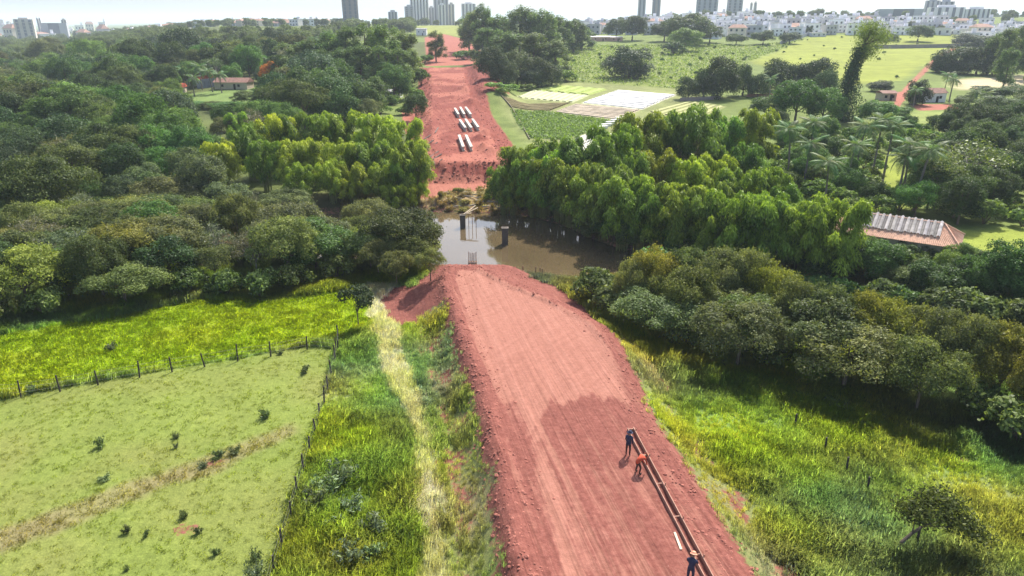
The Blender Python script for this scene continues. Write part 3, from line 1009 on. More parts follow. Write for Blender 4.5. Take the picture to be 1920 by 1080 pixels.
def scatter(P, spacing, rng, excl=(), tries=30000, cond=None):
    """dart throwing inside a polygon"""
    lo, hi = P.min(0), P.max(0)
    c = rng.uniform(lo, hi, (tries, 2))
    ok = sdist(P, c[:, 0], c[:, 1]) > 0
    for E, mrg in excl:
        ok &= sdist(E, c[:, 0], c[:, 1]) < -mrg
    if cond is not None:
        ok &= cond(c[:, 0], c[:, 1])
    c = c[ok]
    keep, grid = [], {}
    cs = spacing if not callable(spacing) else 14.0
    for p_ in c:
        sp = spacing(p_) if callable(spacing) else spacing
        k_ = (int(p_[0] // cs), int(p_[1] // cs))
        good = True
        for i_ in (-1, 0, 1):
            for j_ in (-1, 0, 1):
                for q in grid.get((k_[0] + i_, k_[1] + j_), ()):
                    if (q[0] - p_[0]) ** 2 + (q[1] - p_[1]) ** 2 < sp * sp:
                        good = False
                        break
        if good:
            grid.setdefault(k_, []).append(p_)
            keep.append(p_)
    return np.array(keep).reshape(-1, 2)

# ------------------------------------------------------------------ roadworks: kerb formwork, plank, people
WOOD = simple('formwork_timber', (.33, .18, .13), .8, .25, 2.0, .3)
PALEWOOD = simple('pale_timber', (.62, .50, .36), .8, .15, 3.0, .2)
CONC = simple('concrete_pale', (.46, .43, .37), .8, .12, 2.0, .2)
CONC_D = simple('concrete_dark', (.11, .095, .08), .85, .3, 2.0, .4)
STEEL = simple('rusty_steel', (.17, .10, .07), .7, .3, 8.0)
fa, fb = on_z(1177, 800, 0.3), on_z(1331, 1095, 0.3)
fd = Vector((fb[0] - fa[0], fb[1] - fa[1], 0))
flen = fd.length + 3
fd.normalize()
fs = Vector((-fd.y, fd.x, 0))
form = empty('kerb_formwork', (fa[0], fa[1], hz(fa[0], fa[1])), math.atan2(fd.y, fd.x))
tag(form, 'long timber kerb formwork of two parallel rails beside the road edge', 'formwork')
zg = lambda d_, s_: hz(fa[0] + fd.x * d_ + fs.x * s_, fa[1] + fd.y * d_ + fs.y * s_) - form.location.z
nseg = int(flen / 3.0)
for s_ in (0.0, 0.40):
    for i in range(nseg):
        z0, z1 = zg(i * 3.0, s_), zg(i * 3.0 + 2.98, s_)
        h = .28 if s_ == 0.0 else .34
        MB().beam((i * 3.0, s_, z0 + h / 2 - .06), (i * 3.0 + 2.98, s_, z1 + h / 2 - .06), .055, h).obj('rail_board', WOOD, form)
for i in range(nseg + 1):
    d_ = .15 + i * 2.99
    z0 = zg(d_, .23)
    MB().box((d_, .20, z0 + .2), (.06, .34, .05)).obj('spacer', WOOD, form)
    MB().box((d_ + .25, .46, zg(d_, .5) + .1), (.05, .05, .6)).obj('stake', WOOD, form)
MB().box((.12, .20, zg(0.1, .23) + .1), (.04, .34, .24)).obj('end_board', WOOD, form)
pa, pb = on_z(1265, 998, .05), on_z(1277, 1030, .05)
tag(MB().beam((pa[0], pa[1], hz(pa[0], pa[1]) + .06), (pb[0], pb[1], hz(pb[0], pb[1]) + .06), .12, .05).obj('plank', PALEWOOD), 'short pale plank lying on the road beside the formwork', 'plank')

SKIN = simple('skin', (.25, .13, .08), .6, .1)
CL_OR = simple('cloth_orange', (.48, .075, .035), .85, .15, 9, .2)
CL_NAVY = simple('cloth_navy', (.035, .04, .075), .85, .2, 9, .2)
CL_BRN = simple('cloth_brown', (.07, .035, .03), .85, .2, 9, .2)
HAT_OR = simple('helmet_orange', (.70, .32, .20), .4, .05)
BOOT = simple('boot_leather', (.03, .022, .02), .7, .2)


def person(loc, rz, J, mats, label, hat=True):
    """J: joints in metres; one continuous skin, then dressed by region"""
    t = empty('person', loc, rz)
    tag(t, label, 'person', None)
    names = ['pelvis', 'chest', 'neck', 'head', 'crown', 'shl', 'ell', 'wrl', 'hal', 'shr', 'elr', 'wrr', 'har', 'hil', 'knl', 'anl', 'tol', 'hir', 'knr', 'anr', 'tor']
    rad = dict(pelvis=.15, chest=.165, neck=.06, head=.095, crown=.07, shl=.075, ell=.048, wrl=.035, hal=.038, shr=.075, elr=.048, wrr=.035, har=.038,
               hil=.10, knl=.07, anl=.05, tol=.045, hir=.10, knr=.07, anr=.05, tor=.045)
    E = [('pelvis', 'chest'), ('chest', 'neck'), ('neck', 'head'), ('head', 'crown'), ('chest', 'shl'), ('shl', 'ell'), ('ell', 'wrl'), ('wrl', 'hal'), ('chest', 'shr'), ('shr', 'elr'), ('elr', 'wrr'), ('wrr', 'har'),
         ('pelvis', 'hil'), ('hil', 'knl'), ('knl', 'anl'), ('anl', 'tol'), ('pelvis', 'hir'), ('hir', 'knr'), ('knr', 'anr'), ('anr', 'tor')]
    V = [Vector(J[n]) for n in names]
    R = [rad[n] for n in names]
    Ei = [(names.index(a), names.index(b)) for a, b in E]
    # fingers
    for s_ in 'lr':
        hnd, wr = Vector(J['ha' + s_]), Vector(J['wr' + s_])
        d = (hnd - wr).normalized()
        sd = d.cross(Vector((0.3, 0.2, 1))).normalized()
        hi = names.index('ha' + s_)
        for k_, (off, ln) in enumerate(((-.033, .075), (-.011, .09), (.011, .085), (.033, .065))):
            V.append(hnd + sd * off + d * ln)
            R.append(.010)
            Ei.append((hi, len(V) - 1))
        V.append(wr.lerp(hnd, .5) + sd * -.075 + d * .03)
        R.append(.011)
        Ei.append((names.index('wr' + s_), len(V) - 1))
    me = bpy.data.meshes.new('body_cage')
    me.from_pydata([tuple(v) for v in V], Ei, [])
    o = bpy.data.objects.new('body_cage', me)
    COL.objects.link(o)
    md = o.modifiers.new('skin', 'SKIN')
    sv = me.skin_vertices[0].data
    for i, r in enumerate(R):
        sv[i].radius = (r, r)
    sv[0].use_root = True
    md.use_smooth_shade = True
    sb = o.modifiers.new('sub', 'SUBSURF')
    sb.levels = sb.render_levels = 1
    dg = bpy.context.evaluated_depsgraph_get()
    me2 = bpy.data.meshes.new_from_object(o.evaluated_get(dg))
    bpy.data.objects.remove(o)
    me2.materials.clear()
    for q in mats + [SKIN, BOOT]:
        me2.materials.append(q)
    seg = []
    for a, b in E:
        m_ = 0 if (a in ('chest', 'shl', 'shr') or b in ('chest',)) and b != 'neck' else 1
        if b in ('head', 'crown', 'hal', 'har', 'neck') or a in ('wrl', 'wrr', 'head', 'neck'):
            m_ = 2
        if b in ('tol', 'tor'):
            m_ = 3
        if a in ('ell', 'elr'):
            m_ = 0
        seg.append((Vector(J[a]), Vector(J[b]), m_))
    for f in me2.polygons:
        c = f.center
        best, bi = 1e9, 0
        for a, b, m_ in seg:
            d = b - a
            tt = max(0, min(1, (c - a).dot(d) / (d.length_squared + 1e-9)))
            dd = (c - a - d * tt).length - (.08 if m_ in (0,) else 0.0)
            if dd < best:
                best, bi = dd, m_
        f.material_index = bi
    mkobj('body', me2, t)
    h, n_ = Vector(J['head']), Vector(J['neck'])
    up = (Vector(J['crown']) - h).normalized()
    fw = Vector(J.get('face', (0, 1, 0)))
    fw = (fw - up * fw.dot(up)).normalized()
    sdv = up.cross(fw)
    # face
    mb = MB()
    mb.box(h + fw * .105 - up * .01, (.03, .035, .05), R=Matrix((sdv, fw, up)).transposed(), taper=.4)
    mb.obj('nose', SKIN, t)
    for s_ in (-1, 1):
        MB().box(h + fw * .095 + sdv * .035 * s_ + up * .02, (.025, .01, .012), R=Matrix((sdv, fw, up)).transposed()).obj('eye', BOOT, t)
        MB().box(h + sdv * .1 * s_, (.015, .03, .05), R=Matrix((sdv, fw, up)).transposed()).obj('ear', SKIN, t)
    if hat:
        mb = MB()
        rings = 5
        VV, FF = [], []
        base = h + up * .045
        prof = [(.185, -.005), (.135, .01), (.13, .06), (.10, .115), (.045, .14)]
        for r_, z_ in prof:
            for k_ in range(12):
                a_ = k_ * math.pi / 6
                e_ = .05 if (r_ > .15 and math.cos(a_) > .4) else 0
                VV.append(base + (fw * math.cos(a_) * (r_ + e_) + sdv * math.sin(a_) * r_) + up * z_)
        for i_ in range(4):
            for k_ in range(12):
                FF.append((i_ * 12 + k_, i_ * 12 + (k_ + 1) % 12, (i_ + 1) * 12 + (k_ + 1) % 12, (i_ + 1) * 12 + k_))
        FF.append(tuple(48 + k_ for k_ in range(12)))
        mb.add(VV, FF)
        mb.obj('hard_hat', HAT_OR if hat is True else hat, t, True)
    return t


STAND = dict(pelvis=(0, 0, .92), chest=(0, .03, 1.30), neck=(0, .04, 1.47), head=(0, .07, 1.60), crown=(0, .08, 1.70), face=(0, 1, -.2),
             shl=(-.20, .02, 1.38), ell=(-.25, .08, 1.10), wrl=(-.22, .24, .92), hal=(-.21, .30, .87), shr=(.20, .02, 1.38), elr=(.25, .08, 1.10), wrr=(.22, .24, .92), har=(.21, .30, .87),
             hil=(-.10, 0, .86), knl=(-.12, .03, .47), anl=(-.12, 0, .08), tol=(-.13, .17, .03), hir=(.10, 0, .86), knr=(.12, .03, .47), anr=(.12, 0, .08), tor=(.13, .17, .03))
BEND = dict(pelvis=(0, -.1, .86), chest=(0, .22, 1.06), neck=(0, .40, 1.12), head=(0, .52, 1.12), crown=(0, .62, 1.10), face=(0, .4, -1),
            shl=(-.19, .30, 1.08), ell=(-.22, .42, .80), wrl=(-.15, .52, .58), hal=(-.13, .55, .52), shr=(.19, .30, 1.08), elr=(.22, .42, .80), wrr=(.15, .52, .58), har=(.13, .55, .52),
            hil=(-.11, -.08, .80), knl=(-.16, .06, .45), anl=(-.17, -.04, .08), tol=(-.19, .13, .03), hir=(.11, -.08, .80), knr=(.16, .06, .45), anr=(.17, -.04, .08), tor=(.19, .13, .03))


def feet(px, py):
    q = on_z(px, py, 0)
    return (q[0], q[1], hz(q[0], q[1]))


LEAN = {k_: (v[0], v[1] * .6 + .10 * max(0, v[2] - .8), v[2]) for k_, v in STAND.items()}
person(feet(1177, 853), math.radians(-35), LEAN, [CL_NAVY, CL_BRN], 'person in navy shirt and dark trousers at the formwork end', hat=CL_NAVY)
person(feet(1196, 886), math.radians(-60), BEND, [CL_OR, CL_BRN], 'person in orange shirt bending over the kerb formwork')
STOOP = dict(STAND)
STOOP.update(chest=(0, .10, 1.27), neck=(0, .18, 1.43), head=(0, .26, 1.54), crown=(0, .31, 1.63), shl=(-.21, .10, 1.35), shr=(.21, .10, 1.35), ell=(-.25, .25, 1.1), elr=(.25, .25, 1.1), wrl=(-.2, .42, .98), wrr=(.2, .42, .98), hal=(-.19, .48, .95), har=(.19, .48, .95), face=(0, 1, -.6))
person(feet(1293, 1092), math.radians(-25), STOOP, [CL_NAVY, CL_NAVY], 'person in orange helmet and dark navy overalls beside the formwork')


# ------------------------------------------------------------------ planted things
rv = np.random.default_rng(23)


def project(x, y, z):
    dx, dy, dz = x, y, z - CAMZ
    depth = dy * CP - dz * SP
    upc = dy * SP + dz * CP
    return 960 + FPX * dx / depth, 540 - FPX * upc / depth


def off_road(x, y, m=1.5):
    L, R = np.interp(y, *NL), np.interp(y, *NR)
    a = (y < NEAR_END + 5) & (x > L - 4 - m) & (x < R + 3 + m)
    Lf, Rf = np.interp(y, *FL), np.interp(y, *FR)
    b = (y > 118) & (y < FAR_END + 10) & (x > Lf - 6 - m) & (x < Rf + np.where(y > 240, 13, 6) + m)
    return ~(a | b)


def dry_land(x, y, m=0.5):
    yn, yf2 = np.interp(x, RIV_X, RIV_N), np.interp(x, RIV_X, RIV_F)
    return (y < yn - m) | (y > yf2 + m)


# glimpses the trees leave open: the sheds in their clearing, the sandy patch, the track by the embankment
KEEP_OPEN = [np.array(k_, float) for k_ in ([(315, 162), (400, 146), (470, 144), (500, 160), (440, 178), (390, 186), (330, 182)], [(-20, 350), (50, 350), (55, 380), (-20, 380)], [(725, 172), (760, 168), (806, 185), (806, 330), (770, 250)])]


def opens_view(x, y, H):
    for f_ in (.45, .75, 1.0):
        px, py = project(x, y, hz(x, y) + H * f_)
        for K in KEEP_OPEN:
            if sdist(K, np.array([px]), np.array([py]))[0] > -3:
                return False
    return True


CLEAR = [(P_CLEARL, 2), (P_BENCH, 1), (P_TRACKL, 1), (P_UPPER, 2), (P_BRIGHT, 1), (P_PATCHL, 1.5), (P_FIELDT, 8), (P_FARM, 1), (P_FIELDR, 2), (P_TRACKR, 2)]
TONE = ['olive', 'yellowish', 'dark', 'greyish', 'fresh green']


def tone_of(tn):
    for n_, t_ in zip(TONE, (OLIVE, YEL, DK, GRY, GRN)):
        if tuple(tn) == t_:
            return n_
    return 'olive'


def size_of(H, lo, hi):
    return 'low' if H < lo else ('tall' if H > hi else 'mid-sized')


OLIVE, YEL, DK, GRY, GRN = (1.0, 1.0, 1.0), (1.3, 1.3, .85), (.6, .68, .75), (.95, .95, 1.25), (.8, 1.1, .9)

# --- wood between the fenced meadow and the river
W1 = poly([(-140, 640), (0, 612), (120, 592), (380, 556), (480, 560), (640, 528), (700, 512), (775, 505), (770, 490), (735, 440, 3), (700, 400, 3), (640, 345, 7), (450, 330, 7), (250, 330, 7), (-140, 340, 7)])
pts = scatter(W1, 3.8, rv, CLEAR, 40000, lambda x, y: dry_land(x, y, -1.0) & off_road(x, y))
for i, (x, y) in enumerate(pts):
    d_edge = sdist(W1, np.array([x]), np.array([y]))[0]
    yn = float(np.interp(x, RIV_X, RIV_N))
    k_ = rv.random()
    front = sdist(P_BRIGHT, np.array([x]), np.array([y]))[0] > -6
    if front and k_ < 0.55:
        plant('shrub', x, y, rv.uniform(2.2, 3.6), 'leafy shrub on the wood edge behind the bright yellow-green field', 'shrubs along the wood edge', (.9 + .4 * rv.random(), 1.0, .9))
    else:
        where = 'at the edge of the bright field' if front else ('along the river bank' if yn - y < 9 else 'inside the riverside wood')
        if k_ < 0.68:
            H, tn = rv.uniform(4.2, 7.4) * (0.8 if front else 1), [OLIVE, OLIVE, YEL, GRY, DK][rv.integers(0, 5)]
            lab = '%s %s spreading tree %s' % (size_of(H, 5.2, 6.4), tone_of(tn), where)
            plant('spreading', x, y, H, lab, lab, tn, R=rv.uniform(3.2, 5.6))
        elif k_ < 0.90:
            H, tn = rv.uniform(4.2, 7.2), [OLIVE, GRN, GRY, DK][rv.integers(0, 4)]
            lab = '%s %s round leafy tree %s' % (size_of(H, 5.2, 6.2), tone_of(tn), where)
            plant('broadleaf', x, y, H, lab, lab, tn, R=rv.uniform(2.8, 4.4))
        else:
            lab = 'sparse grey tree with pale limbs ' + where
            plant('pale', x, y, rv.uniform(4.5, 6.5), lab, lab, GRY)
print('W1', len(pts))
# the tree that reaches over the water beside the causeway head
for px, yt, H, w in ((765, 440, 4.6, 100), (805, 468, 3.6, 60), (705, 450, 4.6, 80), (690, 372, 6.5, 100), (728, 390, 5.2, 70), (740, 470, 4.2, 70), (665, 405, 5.6, 80)):
    plant_px('spreading', px, yt, H, 'low olive tree leaning over the water beside the causeway head', 'trees over the water by the causeway head', OLIVE, wpx=w)

# --- bamboo, far bank, on both sides of the road
BL = 'yellow-green bamboo clump with arching plumes beside the red dirt track'
for px, yt, H in ((425, 262, 9), (455, 232, 11), (500, 214, 12), (545, 212, 12), (600, 208, 12), (650, 206, 12), (700, 212, 12), (745, 222, 11.5), (775, 262, 10),
                  (480, 262, 9.5), (530, 262, 9.5), (590, 258, 9.5), (640, 262, 9.5), (695, 262, 9.5), (740, 275, 9),
                  (560, 305, 7), (610, 300, 7.5), (660, 305, 7.5), (710, 305, 7.5), (760, 300, 7.5), (785, 318, 6), (770, 345, 5), (725, 345, 5.5), (405, 285, 7)):
    plant_px('bamboo', px + rv.normal() * 6, yt, H, ('low front ' if H < 8.5 else '') + BL if H < 8.5 else BL, 'low bamboo beside the dirt track' if H < 8.5 else 'bamboo beside the dirt track', [(1.5, 1.3, .8), (1.25, 1.15, .9), (.95, 1.0, .9), (.7, .82, .85)][rv.integers(0, 4)])
BR = 'green bamboo clump with hanging plumes on the bank below the vegetable plots'
for px, yt, H in ((945, 308, 9), (985, 262, 11.5), (1040, 250, 12), (1095, 262, 11.5), (1150, 250, 12), (1205, 215, 13.5), (1260, 208, 13.5), (1310, 222, 12.5), (1365, 215, 12), (1410, 222, 11),
                  (965, 330, 8), (1015, 305, 9), (1070, 300, 9), (1125, 300, 9), (1185, 290, 9.5), (1240, 285, 9.5), (1300, 290, 9.5), (1350, 290, 9), (1405, 285, 8.5),
                  (1000, 362, 6.5), (1055, 355, 6.5), (1110, 360, 6.5), (1165, 350, 7), (1225, 350, 7), (1280, 350, 7.5), (1335, 330, 8.5), (1390, 322, 9), (1440, 325, 8.5), (1485, 345, 7.5),
                  (1330, 385, 7), (1385, 380, 7), (1440, 380, 7), (1490, 395, 6), (1530, 400, 5), (1345, 425, 5.5), (1410, 430, 5), (1470, 440, 4.5)):
    q = G(px, yt, H)
    if not dry_land(q[0], q[1], 0.8):
        yfb = float(np.interp(q[0], RIV_X, RIV_F))
        q[1] = yfb + 0.8
    plant('bamboo', q[0] + rv.normal() * .4, q[1], H * rv.uniform(.92, 1.22), ('low ' if H < 7.6 else 'tall ' if H > 10.5 else 'mid-height ') + BR, ('low ' if H < 7.6 else 'tall ' if H > 10.5 else 'mid-height ') + 'bamboo below the vegetable plots', [(.9, .95, .95), (1.35, 1.2, .85), (.6, .75, .9), (1.1, 1.0, .8)][rv.integers(0, 4)])
for x in np.arange(3.5, 40, 2.1):
    yb_ = float(np.interp(x, RIV_X, RIV_F)) + rv.uniform(.3, 2.5)
    plant('bamboo', x, yb_, rv.uniform(8.0, 11.5), 'dark green bamboo clump hanging over the shaded river edge', 'bamboo over the river edge', [(.8, .92, .95), (1.0, 1.0, .95)][rv.integers(0, 2)])
for px, yt, H in ((1235, 262, 8.5), (1270, 250, 9), (1300, 265, 8.5)):
    plant_px('pale', px, yt, H, 'leafless grey-brown tree standing among the bamboo', 'leafless trees among the bamboo', (1.4, .95, .9))

# --- front row of umbrella trees on the grassy slope below the causeway
W2 = poly([(1112, 560), (1168, 598), (1228, 634), (1360, 682), (1500, 712), (1700, 772), (1920, 838), (2150, 900), (2150, 650, 6.5), (1920, 622, 6.5), (1800, 592, 6.5), (1680, 578, 6.5), (1560, 548, 6.5), (1440, 505, 7), (1340, 470, 7.5), (1240, 470, 7), (1160, 510, 5)])
pts = scatter(W2, 3.0, rv, (), 40000, lambda x, y: dry_land(x, y, 0.5))
for x, y in pts:
    e = sdist(W2, np.array([x]), np.array([y]))[0]
    px, py = project(x, y, 3.0)
    if px < 1180 or rv.random() < (.35 if e < 2 else .08):
        plant('shrub', x, y, rv.uniform(2.0, 3.6), 'bushy shrub at the foot of the umbrella trees below the causeway', 'shrubs below the causeway', (1.1, 1.05, 1.0))
    elif rv.random() < .8:
        k_ = rv.integers(0, 4)
        H = rv.uniform(5.6, 7.6) * (0.82 if e < 2 else 1)
        lab = '%s %s umbrella-shaped tree on the grass slope below the causeway' % (size_of(H, 5.6, 6.6), ['olive', 'yellowish', 'brownish', 'grey-green'][k_])
        plant('spreading', x, y, H, lab, lab, [(1.0, .97, .95), (1.25, 1.15, .7), (1.0, .92, .95), (.85, .92, 1.0)][k_], R=rv.uniform(3.2, 5.0))
    else:
        plant('broadleaf', x, y, rv.uniform(4.5, 6.3), 'round dull green tree between the umbrella trees below the causeway', 'green trees below the causeway', OLIVE, R=rv.uniform(2.4, 3.6))
print('W2', len(pts))

for px, yt, H, w in ((1195, 484, 6.3, 90), (1240, 464, 7.4, 120), (1300, 470, 7.4, 120), (1352, 462, 8, 130), (1405, 468, 8, 120), (1455, 492, 7.6, 120), (1505, 522, 7.4, 120), (1560, 540, 7.4, 130), (1625, 552, 7.4, 130),
                     (1690, 562, 7.4, 140), (1760, 574, 7.4, 140), (1835, 592, 7.2, 140), (1905, 612, 7.0, 140), (1975, 640, 7, 140)):
    plant_px('spreading', px, yt, H, 'large olive umbrella tree in the back row below the causeway', 'back row of umbrella trees below the causeway', [(1.0, .95, .9), (1.25, 1.1, .65), (.9, .9, 1.0)][rv.integers(0, 3)], wpx=w)
for x in np.arange(13, 92, 2.6):
    yb_, yf_2 = float(np.interp(x, RIV_X, RIV_N)), float(np.interp(x, RIV_X, RIV_F))
    plant('broadleaf', x + rv.normal() * .5, yf_2 + rv.uniform(.8, 3.0), rv.uniform(4.0, 6.0), 'leafy tree leaning over the hidden stream beyond the umbrella trees', 'streamside trees beyond the umbrella trees', [OLIVE, DK, GRN][rv.integers(0, 3)], R=rv.uniform(2.4, 3.4))
    if x > 16:
        plant('shrub', x + rv.normal() * .5, yb_ - rv.uniform(.6, 3.0), rv.uniform(2.6, 4.4), 'tall shrub on the stream bank behind the umbrella trees', 'streamside shrubs behind the umbrella trees', [OLIVE, DK, GRN][rv.integers(0, 3)])
# --- trees and shrubs between the farmhouse and the water
W3 = poly([(1560, 470, 3), (1640, 470, 2), (1800, 485, 2), (2000, 500, 2), (2050, 600), (1880, 560), (1700, 520), (1560, 500)])
for x, y in scatter(W3, 2.6, rv, (), 9000, lambda x, y: dry_land(x, y, 0.0)):
    if rv.random() < .5:
        plant('shrub', x, y, rv.uniform(2.0, 3.4), 'mixed green shrub on the bank below the tiled farmhouse', 'shrubs below the farmhouse', (1.1, 1.1, 1.0))
    else:
        plant('broadleaf', x, y, rv.uniform(3.4, 4.6), 'low leafy tree on the bank below the tiled farmhouse', 'low trees below the farmhouse', [OLIVE, YEL, GRY][rv.integers(0, 3)], R=rv.uniform(1.8, 2.7))
for px, yt, H, w in ((1850, 470, 6.5, 90), (1905, 455, 7.5, 110), (1960, 470, 8, 120)):
    plant_px('broadleaf', px, yt, H, 'dense dark hedge-like tree behind the farmhouse lawn', 'hedge trees by the farmhouse lawn', GRN, wpx=w)
for px, yt, H, w in ((1612, 408, 4.6, 56), (1632, 418, 4.0, 46), (1590, 425, 3.6, 50), (1660, 452, 2.8, 50), (1700, 455, 3.0, 60), (1745, 462, 2.8, 50), (1605, 440, 3.4, 60), (1570, 430, 3.6, 50)):
    plant_px('broadleaf', px, yt, H, 'bushy grey-green tree growing against the farmhouse roof', 'trees against the farmhouse roof', GRY, wpx=w)

# --- palm grove, pale trees and thicket beyond the farmhouse
for px, yt, H in ((1490, 238, 11), (1530, 226, 11.5), (1560, 296, 8.5), (1618, 232, 11.5), (1655, 220, 12), (1676, 232, 11), (1600, 265, 9.5), (1712, 268, 10.5), (1738, 276, 10.5), (1700, 288, 9), (1520, 262, 9)):
    q = G(px, yt, H)
    palm((q[0], q[1], q[2]), H * 1.08, 'feathery palm with slender grey trunk in the grove behind the farmhouse', 'palms behind the farmhouse', 1.05)
for px, yt, H in ((1448, 140, 8), (1360, 122, 9), (1778, 134, 9), (1790, 142, 8.5), (1836, 165, 6), (1850, 168, 6), (1720, 160, 6.5)):
    q = G(px, yt, H)
    palm((q[0], q[1], q[2]), H, 'slim palm among the farmyard trees by the red track', 'palms by the farmyards', .95)
for px, yt, H, w in ((1832, 262, 10.5, 130), (1775, 285, 9.5, 90)):
    plant_px('pale', px, yt, H, 'tall tree with pale forked limbs beyond the farmhouse lawn', 'pale limbed trees beyond the lawn', (1.1, 1.2, .8), wpx=w)
W4 = poly([(1420, 330, 4), (1480, 270, 5), (1460, 200, 6), (1560, 215, 6), (1680, 235, 6), (1700, 215, 5), (1800, 205, 6), (1960, 180, 7), (2060, 240, 7), (2050, 440), (1830, 430), (1760, 415), (1640, 410), (1560, 430), (1490, 420)])
k4 = 0
for x, y in scatter(W4, 4.2, rv, [(P_GAPR, .5), (P_GAPR2, .5), (P_LAWNR, 0.5), (P_YARD2, 1), (P_TRACKR, 1)], 20000, lambda x, y: dry_land(x, y, 1) & (np.hypot(x - 51, y - 89) > 9)):
    px, py = project(x, y, 0.0)
    r_ = rv.random()
    if r_ < .42 or (1500 < px < 1720 and r_ < .8):
        plant('shrub', x, y, rv.uniform(2.0, 4.2), 'light green thicket shrub under the palm grove', 'thicket shrubs under the palms', (1.2, 1.3, .95))
    elif px > 1740:
        plant('broadleaf', x, y, rv.uniform(6.0, 9.0), 'dark broadleaf tree in the grove right behind the farmhouse lawn', 'dark grove trees beyond the lawn', DK)
    else:
        plant('broadleaf', x, y, rv.uniform(4.0, 6.5), 'leafy tree between bamboo and palm grove', 'leafy trees by the palm grove', [OLIVE, GRN, DK][rv.integers(0, 3)])
    k4 += 1
print('W4', k4)

# --- lone trees and rows in the fields beyond
plant_bt('mango', 1180, 146, 86, 84, 'big dense dark dome-shaped tree alone in the green field', tint=(.75, .8, 1.05))
plant_bt('broadleaf', 1283, 96, 50, 58, 'neat round mid-green tree standing before the white town', tint=(1.1, 1.25, .9))
plant_bt('shrub', 1262, 102, 79, 38, 'small dark bush beside the neat round tree in the field', tint=(.6, .7, .9))
plant_bt('broadleaf', 1290, 84, 22, 84, 'large dark leafy tree directly behind the neat round tree', tint=DK)
for px, yb, yt, w in ((1185, 76, 28, 48), (1155, 72, 36, 40), (1245, 78, 40, 50), (1330, 80, 48, 44), (1430, 84, 56, 40), (1480, 82, 60, 36), (1380, 84, 62, 36), (1660, 86, 62, 40), (1720, 78, 46, 44)):
    plant_bt('broadleaf', px, yb, yt, w, 'leafy dark tree in front of the white town houses', 'trees before the town', DK)
for px, yb, yt, w in ((1290, 186, 142, 44), (1345, 184, 106, 70), (1392, 180, 120, 54), (1318, 184, 126, 40), (1455, 170, 108, 58), (1525, 172, 106, 72), (1420, 182, 138, 40), (1490, 190, 150, 60), (1545, 182, 128, 40)):
    plant_bt('mango', px, yb, yt, w, 'dense dark tree in the row along the farmyard wall', 'dark trees along the farmyard wall', (.85, .95, 1.0))
for px, yb, yt, w in ((1490, 232, 150, 84), (1540, 236, 165, 70), (1435, 225, 175, 60), (1640, 235, 190, 70), (1680, 222, 196, 48)):
    plant_bt('broadleaf', px, yb, yt, w, 'leafy green tree between the farmyard wall and the palm grove', 'trees between farmyard and palms', GRN)
for px, yb, yt, w in ((1716, 196, 148, 42), (1650, 172, 150, 40)):
    plant_bt('mango', px, yb, yt, w, 'dark round tree beside the small white house', 'dark trees by the small white house', DK)
for px, yb, yt, w in ((1790, 138, 84, 70), (1830, 140, 88, 56), (1765, 136, 98, 50), (1815, 86, 62, 56), (1845, 90, 66, 50), (1860, 140, 100, 40)):
    plant_bt('mango', px, yb, yt, w, 'dark leafy tree at the bend of the red track', 'dark trees along the red track', DK)
for px, yb, yt in ((1850, 140, 66), (1875, 146, 52), (1898, 140, 48), (1920, 150, 42), (1945, 150, 50), (1868, 120, 60), (1910, 125, 55), (1880, 165, 90), (1940, 175, 80)):
    plant_bt('tall', px, yb, yt, 40, 'tall wispy tree in the stand beside the sandy yard', 'tall wispy trees by the sandy yard', (.95, 1.0, 1.1))
for px, yb, yt, w in ((1850, 188, 160, 60), (1900, 192, 158, 60), (1870, 215, 178, 70), (1930, 210, 170, 60), (1810, 200, 178, 36)):
    plant_bt('broadleaf', px, yb, yt, w, 'grey-green tree beside the sandy yard', 'grey-green trees by the sandy yard', GRY)
# eucalypts on the right of the roadworks
EL = 'tall dark eucalyptus in the stand beside the upper red cutting'
for px, yb, yt, w in ((895, 100, 20, 46), (935, 105, 28, 44), (975, 108, 12, 50), (1015, 110, 18, 48), (1045, 105, 30, 44), (1075, 98, 38, 40), (915, 120, 52, 44), (955, 135, 60, 50), (1000, 140, 62, 50), (1040, 138, 74, 44),
                      (905, 104, 8, 30), (1090, 92, 52, 40), (880, 96, 30, 30)):
    plant_bt('tall', px, yb, yt, w * 1.35, EL, 'eucalyptus stand by the upper cutting', (1.15, 1.2, 1.3))
for px, yb, yt, w in ((925, 148, 86, 60), (970, 160, 92, 62), (1015, 163, 105, 48), (945, 158, 112, 50), (1000, 164, 125, 44), (1035, 160, 120, 40)):
    plant_bt('mango', px, yb, yt, w, 'dark bushy tree at the foot of the eucalyptus stand', 'bushy trees under the eucalyptus', (1.2, 1.15, 1.3))
for px, yb, yt, w in ((930, 168, 154, 34), (955, 172, 158, 34), (985, 170, 158, 30), (1060, 152, 132, 40), (945, 176, 164, 26)):
    plant_bt('shrub', px, yb, yt, w, 'bright bushy shrub at the corner of the vegetable plots', 'shrubs at the corner of the plots', (1.3, 1.45, .9))
